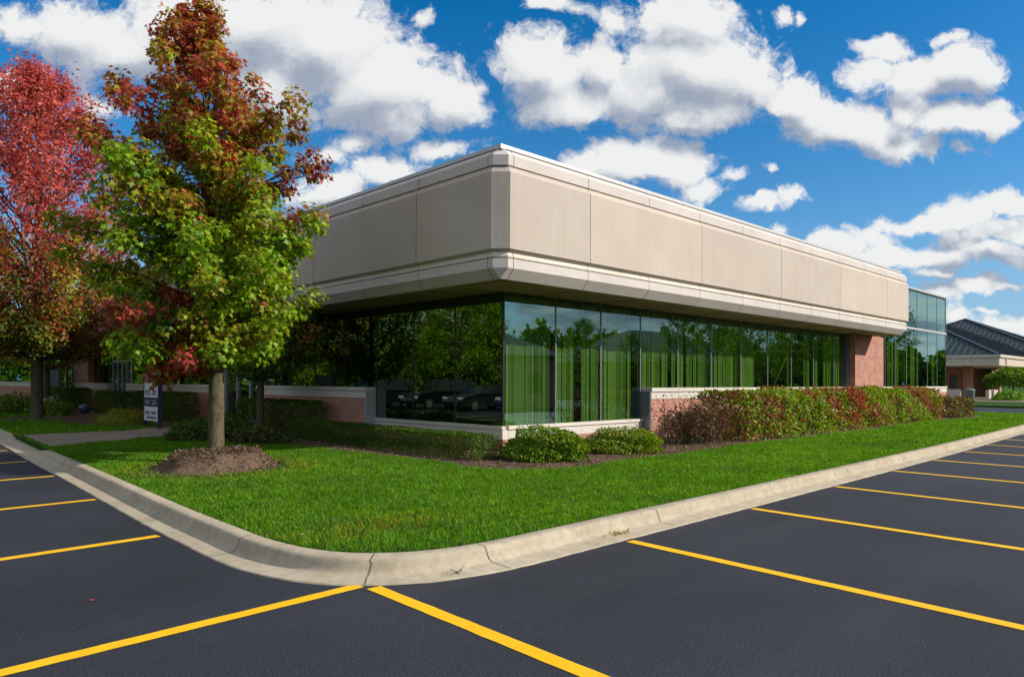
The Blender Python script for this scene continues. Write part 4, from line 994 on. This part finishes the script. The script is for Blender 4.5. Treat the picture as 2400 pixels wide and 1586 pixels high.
# ------------------------------------------------------------------ brick pavilion with a metal hip roof, far right
def m_metal_roof():
    m, nt, out = new_mat('standing_seam_roof'); p = wpos(nt); n = noise(nt, p, .8, 4)
    col = mixc(nt, ramp(nt, n, [(.3,0),(.7,1)]), (.016,.032,.036), (.026,.046,.050))
    finish(nt, out, col, .45, .4, None, metal=.0); return m
M['metal_roof'] = m_metal_roof()
M['seam'] = m_plain('roof_seam', (.028,.042,.050), .5, .4)
M['trim'] = m_plain('beige_trim', (.58,.50,.41), .7)
def pavilion():
    ex, ey = 71.2, 6.2; W = 28; ze = 4.4; zp = 11.0
    t = thing('brick_pavilion', (ex+4,ey+4,0), 'distant brick pavilion with dark green standing seam hip roofs', 'building')
    def hip(x0, y0, W, zp, name):
        m = MB(); px, py = x0+W/2, y0+W/2; cs = [(x0,y0),(x0+W,y0),(x0+W,y0+W),(x0,y0+W)]
        for i in range(4): a, b = cs[i], cs[(i+1)%4]; m.face([(*a,ze),(*b,ze),(px,py,zp)])
        sl = (zp-ze)/(W/2); step = .62
        k = step
        while k < W-.2:
            L = min(k, W-k)
            m.bar((x0+.02,y0+k,ze+.05),(x0+L,y0+k,ze+sl*L+.05),.07,.12,mi=1)
            m.bar((x0+k,y0+.02,ze+.03),(x0+k,y0+L,ze+sl*L+.03),.05,.06,mi=0)
            k += step
        for a in cs: m.bar((*a,ze+.05),(px,py,zp+.05),.35,.18,mi=1)
        m.box(x0+.1,x0+W-.1,y0+.1,y0+W-.1,ze-.1,ze-.02,0)
        return m.build(name, [M['metal_roof'],M['seam']], t)
    hip(ex, ey, W, zp, 'roof'); hip(ex+19.6, ey-3.0, W, 10.55, 'roof')
    m = MB()
    for x0, y0 in ((ex,ey),(ex+19.6,ey-3.0)):
        d = .02 if x0 == ex else 0
        m.box(x0-.12,x0+.1,y0-.1,y0+W,ze-1.05+d,ze-.13); m.box(x0+.11,x0+W,y0-.12,y0+.1,ze-1.05+d,ze-.13)
        m.box(x0-.25,x0-.13,y0-.25,y0+W,ze-.25,ze+.03); m.box(x0-.12,x0+W,y0-.25,y0-.13,ze-.25,ze+.03)
        m.box(x0+.12,x0+W-.1,y0+.12,y0+W-.1,ze-1.0,ze-.9)
    m.build('eave_fascia', M['trim'], t)
    m = MB()
    m.box(ex+2.6,ex+3.0,ey+9.0,ey+27,0,ze-1.03); m.box(ex+6.0,ex+26,ey+6.2,ey+6.6,0,ze-1.03); m.box(ex+6.0,ex+6.4,ey+6.61,ey+8.99,0,ze-1.03); m.box(ex+3.01,ex+5.99,ey+9.0,ey+9.3,0,ze-1.03)
    m.box(ex+22,ex+46,ey-.4,ey-.1,0,ze-1.03)
    m.build('wall', M['brick'], t)
    for x, y in ((ex+.8,ey+5.6),(ex+3.2,ey+3.0),(ex+12,ey+2.4)):
        m = MB(); m.box(x,x+.75,y,y+.75,0,ze-1.02); m.build('brick_column', M['brick'], t)
    for (a,b,c_,d_,e_,f_) in ((ex+2.56,ex+2.59,ey+11,ey+13,1.0,2.7),(ex+2.56,ex+2.59,ey+15,ey+18,1.0,2.7),(ex+8,ex+10.5,ey+6.14,ey+6.18,.2,2.6),(ex+13,ex+17,ey+6.14,ey+6.18,.9,2.6)):
        m = MB(); m.box(a,b,c_,d_,e_,f_); m.build('window', M['frame_dark'], t)
    m = MB(); m.tube([(ex-.2,ey+7.9,ze-.3),(ex-.2,ey+7.9,ze-1.2),(ex+.55,ey+6.9,ze-1.9),(ex+.55,ey+6.9,.3)], .07, 6); m.tube([(ex+2.2,ey-.2,ze-.3),(ex+2.2,ey-.2,ze-1.2),(ex+1.2,ey+.5,ze-1.5)], .06, 6); m.build('downspout', M['trim'], t)
    m = MB(); m.box(ex+2.0,ex+5.6,ey+1.2,ey+1.5,0,1.0); m.box(ex-.3,ex-.05,ey+3.1,ey+4.3,.1,1.05); m.build('low_wall', M['trim'], t)
pavilion()
fl = MB(); fl.prism([(47.6,4.2),(47.2,-8),(140,-8),(140,70),(49,30)],-.02,.10); tag(fl.build('far_lawn', M['turf']), 'mown grass strip in front of the distant pavilion', kind='structure')
fl = MB(); fl.prism([(60.5,6.2),(60.5,1.6),(90,1.6),(90,14),(62,14)],-.01,.125); tag(fl.build('plaza', M['walk']), 'concrete forecourt of the distant pavilion', kind='structure')
V4,c4 = None, None
shrub('umbrella_tree','clipped wide dome-headed small tree before the distant pavilion','tree', round_shell(69.4,4.6,1.35,2.5,2.2,1.75,2,depth=.3), 5200, .24, simple([2,4,4],[OLIVE*.8,GREEN*.8,DGREEN]), [((69.4,4.6,.1),(69.2,4.6,2.1),.13)], None, (69.4,4.6,.1))
shrub('round_green_bush','low round green bush at the foot of the dome-headed tree','bush', round_shell(66.4,4.3,.1,1.5,1.2,.85,5), 1500, .17, simple([2,4,2],[LIME*.8,GREEN,DGREEN]), None, None, (66.4,4.3,.1))
shrub('dark_round_bush','dark bush beside the low wall of the distant pavilion','bush', round_shell(71.4,1.5,.1,1.6,1.2,1.15,6), 1500, .17, simple([4,2],[DGREEN,GREEN*.6]), None, None, (71.4,1.5,.1))
def bollard(x, y, label):
    t = thing('bollard', (x,y,.12), label, 'bollard', 'bollards of the pavilion'); m = MB(); m.tube([(x,y,.12),(x,y,.95)], .11, 8); m.build('post', M['trim'], t)
    m = MB(); m.tube([(x,y,.951),(x,y,1.0),(x,y,1.04)], [.125,.125,.05], 8); m.build('cap', M['trim'], t)
bollard(67.0,5.75,'short pale bollard left of the dome-headed tree'); bollard(69.6,3.6,'short pale bollard in front of the dome-headed tree')
bn = thing('litter_bin', (70.6,8.4,.12), 'grey green litter bin under the downspout', 'litter bin'); m = MB(); m.tube([(70.6,8.4,.12),(70.6,8.4,.2),(70.6,8.4,.95)], [.34,.36,.42], 12); m.build('bin_body', m_plain('bin_green',(.13,.18,.15),.6), bn)
m = MB(); m.tube([(70.6,8.4,.955),(70.6,8.4,1.05),(70.6,8.4,1.15)], [.44,.40,.2], 12); m.build('lid', m_plain('bin_lid',(.2,.24,.22),.6), bn)

# ------------------------------------------------------------------ what the glass mirrors: the lot and houses across it
def m_car(name, c):
    m, nt, out = new_mat(name); b = finish(nt, out, c, .25, .5); b.inputs['Coat Weight'].default_value = 1.; b.inputs['Coat Roughness'].default_value = .03; return m
M['car_glass'] = m_plain('car_glass', (.01,.012,.014), .05, .6); M['tyre'] = m_plain('tyre', (.012,.012,.012), .85); M['rim'] = m_plain('alloy_rim', (.5,.5,.52), .25, .5, .8)
M['lamp'] = m_plain('headlamp', (.7,.7,.72), .15, .6); M['tail'] = m_plain('tail_lamp', (.35,.01,.01), .2, .6)
def car(x, y, L, W, hb, hr, paint, label, suv):
    t = thing('parked_car', (x,y,0), label, 'car', 'cars parked across the lot')
    def P(u, v, z): return (x+L*(.5-u), y+v, z)          # u=0 at the nose, which faces the building
    zb = .30
    low = [(.0,.52),(.02,.70),(.06,hb-.14),(.24,hb-.02),(.30,hb),(.86 if suv else .80,hb),(.97,hb-.06),(.995,.72),(1.,.42),(.97,zb),(.03,zb)]
    m = MB(); st = [(-W/2,.0),(-W/2*.985,.03)]
    ringsets = []
    for v, ins in ((-W/2+.10,.04),(-W/2+.02,.012),(-W/2,.0),(W/2,.0),(W/2-.02,.012),(W/2-.10,.04)):
        ringsets.append([P(u+(ins if u < .5 else -ins)*.5, v, zz-(ins*.8 if zz > .6 else -ins)) for u, zz in low])
    m.loft(ringsets, closed=True); m.face(ringsets[0][::-1]); m.face(ringsets[-1])
    m.build('body', paint, t, smooth=False)
    cab = [(.27,hb-.01),(.40,hr-.05),(.46,hr),(.74 if suv else .66,hr),(.90 if suv else .78,hr-.06 if suv else hr-.16),(.97 if suv else .88,hb-.01)]
    m = MB(); R2 = []
    for v, dz in ((-1,0),(1,0)):
        R2.append([P(u, v*(W/2-.09-.16*(zz-hb)/(hr-hb)), zz) for u, zz in cab])
    m.loft(R2, closed=True); m.face(R2[0][::-1]); m.face(R2[1]); m.build('cabin_glass', M['car_glass'], t)
    m = MB(); m.loft([[P(u, v*(W/2-.26), zz+.012) for v in (-1,-.5,.5,1)] for u, zz in cab[1:4]]); 
    for sgn in (-1,1):
        for u0,z0_,u1,z1_ in ((.28,hb,.41,hr-.04),(.56,hb,.56,hr-.01),(.90 if suv else .82,hb,.80 if suv else .70,hr-.03)):
            q = lambda u, zz: P(u, sgn*(W/2-.08-.16*(zz-hb)/(hr-hb)), zz)
            m.bar(q(u0,z0_), q(u1,z1_), .03, .07)
    m.build('roof', paint, t)
    for u in (.19,.80):
        for s in (-1,1):
            c = P(u, s*(W/2-.10), .33); m = MB(); m.tube([(c[0],c[1]-.11,c[2]),(c[0],c[1]+.11,c[2])], .33, 18); w = m.build('wheel', M['tyre'], t)
            m = MB(); m.tube([(c[0],c[1]+s*.112,c[2]),(c[0],c[1]+s*.125,c[2])], .22, 12); m.build('rim', M['rim'], w)
    for s in (-1,1):
        m = MB(); c = P(.012, s*(W/2-.26), .72); m.box(c[0]-.02,c[0]+.03,c[1]-.17,c[1]+.17,.66,.78); m.build('headlight', M['lamp'], t)
        m = MB(); c = P(.992, s*(W/2-.2), .8); m.box(c[0]-.03,c[0]+.02,c[1]-.12,c[1]+.12,.72,.9); m.build('tail_light', M['tail'], t)
    m = MB(); c = P(.008,0,.5); m.box(c[0]-.02,c[0]+.02,-.45+y,.45+y,.42,.56); m.build('grille', M['tyre'], t)
car(-17.6,16.1,4.5,1.82,.95,1.45,m_car('blue_paint',(.010,.035,.14)),'dark blue car mirrored in the corner glass, nearest the corner',False)
car(-16.6,19.2,4.6,1.84,.93,1.43,m_car('grey_green_paint',(.016,.022,.020)),'grey green car mirrored in the corner glass between the blue and the black',False)
car(-15.9,22.3,4.7,1.9,1.05,1.72,m_car('black_paint',(.006,.006,.007)),'black car mirrored in the corner glass with bright alloy wheels',True)
car(-13.6,25.6,4.9,1.98,1.08,1.80,m_car('charcoal_paint',(.012,.012,.014)),'dark charcoal tall car mirrored above the brick sill',True)

RG = 'trees across the lot mirrored in the glass'
g1 = tree('lot_tree','leafy green tree standing across the parking lot, mirrored in the glass', -22, 22.5, 9.5, 3.2, 2.0, 70, pal_green, .17, 13, 14, .16, group=RG, seed=21)
g2 = tree('lot_tree','tall full green tree across the parking lot, mirrored in the glass', -25, 31, 12, 4.2, 2.4, 80, pal_green, .20, 13, 14, .2, group=RG, seed=22)
r1 = tree('red_lot_tree','orange red tree across the parking lot, mirrored in the left glass', -15, 31, 8.0, 2.6, 2.2, 50, pal_mix, .17, 12, 14, .13, group=RG, seed=23)
for x, y, s, src in ((-26,26.5,1.0,g1),(-20,38,1.05,g1),(-31,27,.95,g2),(-28,39,.9,g2),(-20,46,1.1,g1),(-36,34,1.05,g2),(-30,48,1.1,g2),(-38,44,1.2,g2),(-24,54,1.1,g2)):
    o = copy_tree(src); o.location = (x,y,.0); o.rotation_euler = (0,0,random.uniform(0,6)); o.scale = (s,s,s)
# in front of the right-hand glass: a brown hip-roofed building and a line of trees
def house(x, y, W, Dp, ze, zp, label, rot):
    t = thing('brown_building', (x,y,0), label, 'building'); t.rotation_euler = (0,0,0)
    m = MB(); c, s = math.cos(rot), math.sin(rot)
    def T(u, v, z): return (x+u*c-v*s, y+u*s+v*c, z)
    def quad(mb, pts, mi=0): mb.face([T(*p) for p in pts], mi)
    a, b = W/2, Dp/2
    for P in (((-a,-b),(a,-b)),((a,-b),(a,b)),((a,b),(-a,b)),((-a,b),(-a,-b))): quad(m, [(*P[0],0),(*P[1],0),(*P[1],ze),(*P[0],ze)])
    m.build('wall', M['brick'], t)
    m = MB(); o = .7; a += o; b += o; r = a-b
    quad(m,[(-a,-b,ze-.1),(a,-b,ze-.1),(r,0,zp),(-r,0,zp)]); quad(m,[(a,-b,ze-.1),(a,b,ze-.1),(r,0,zp)]); quad(m,[(a,b,ze-.1),(-a,b,ze-.1),(-r,0,zp),(r,0,zp)]); quad(m,[(-a,b,ze-.1),(-a,-b,ze-.1),(-r,0,zp)])
    quad(m,[(-a,-b,ze-.12),(-a,b,ze-.12),(a,b,ze-.12),(a,-b,ze-.12)])
    m.build('roof', m_plain('brown_shingle',(.05,.042,.035),.9), t)
    m = MB(); q = T(r*.6,0,0); m.box(q[0]-.4,q[0]+.4,q[1]-.4,q[1]+.4,zp-.6,zp+.7); m.build('chimney', M['brick'], t)
    for k in range(5):
        m = MB(); u = -a+o+1.5+k*(W-4)/4; quad(m,[(u,b-o+.03,.9),(u+1.2,b-o+.03,.9),(u+1.2,b-o+.03,2.2),(u,b-o+.03,2.2)]); m.build('window', M['car_glass'], t)
house(11.5,-27.5,24,15,3.3,7.2,'brown hip-roofed building across the lot, mirrored left in the front glass', 0)
house(54,-34,22,14,3.6,7.0,'grey brown hip-roofed building mirrored far right in the front glass', 0)
for x, y, s, src in ((38,-30,.75,g1),(41,-27,.62,g1),(46,-25,.70,g2),(33,-37,.7,g2),(50,-21,.8,g1),(57,-19,.95,g2),(63,-22,1.0,g2),(70,-20,.95,g1),(78,-26,1.1,g2),(60,-30,.9,g2),(27,-40,.55,g1),(88,-22,1.1,g2)):
    o = copy_tree(src); o.location = (x,y,.0); o.rotation_euler = (0,0,random.uniform(0,6)); o.scale = (s,s,s)
    o['label'] = 'green tree mirrored in the front glass above the blinds'; o['group'] = 'trees mirrored in the front glass'

def treeline(pts, n, h0, h1, thick, leaf):
    L = np.array(pts, float); seg = np.linalg.norm(np.diff(L,axis=0),axis=1); cum = np.concatenate([[0],np.cumsum(seg)])
    s_ = RNG.uniform(0,cum[-1]-.01,n); i = np.searchsorted(cum, s_, 'right')-1; f = ((s_-cum[i])/seg[i])[:,None]; c = L[i]*(1-f)+L[i+1]*f
    hh = h0+(h1-h0)*(.5+.30*np.sin(s_*.21+1)+.20*np.sin(s_*.53+2)+.18*np.sin(s_*1.1)); z = hh*RNG.uniform(0.02,1,n)**.75
    w = thick*np.sqrt(np.maximum(0,1-(z/hh)**2.5))*RNG.normal(0,.55,n); d = unit(L[i+1]-L[i])
    P = np.stack([c[:,0]-d[:,1]*w, c[:,1]+d[:,0]*w, z],-1); return P, RNG.uniform(.7,1.4,n)*leaf
TP, TS = [], []
for pts, n in (([(-4,92),(-40,88),(-72,70),(-76,20),(-74,-40)],30000), ([(5,-62),(40,-66),(85,-52),(120,-40),(160,-10)],24000)):
    p_, s_ = treeline(pts, n, 5.5, 9.5, 4., 1.1); TP.append(p_); TS.append(s_)
TP = np.vstack(TP); TS = np.concatenate(TS); k = len(TP)
tl = leaf_mesh('far_treeline', TP, unit(RNG.normal(0,1,(k,3))+[0,0,.6]), unit(RNG.normal(0,1,(k,3))), TS, HEXL, pick([1,3,4],[OLIVE*.8,GREEN*.7,DGREEN],k), M['leaf'], None)
tag(tl, 'far belt of green trees closing the horizon round the parking lots', kind='stuff')
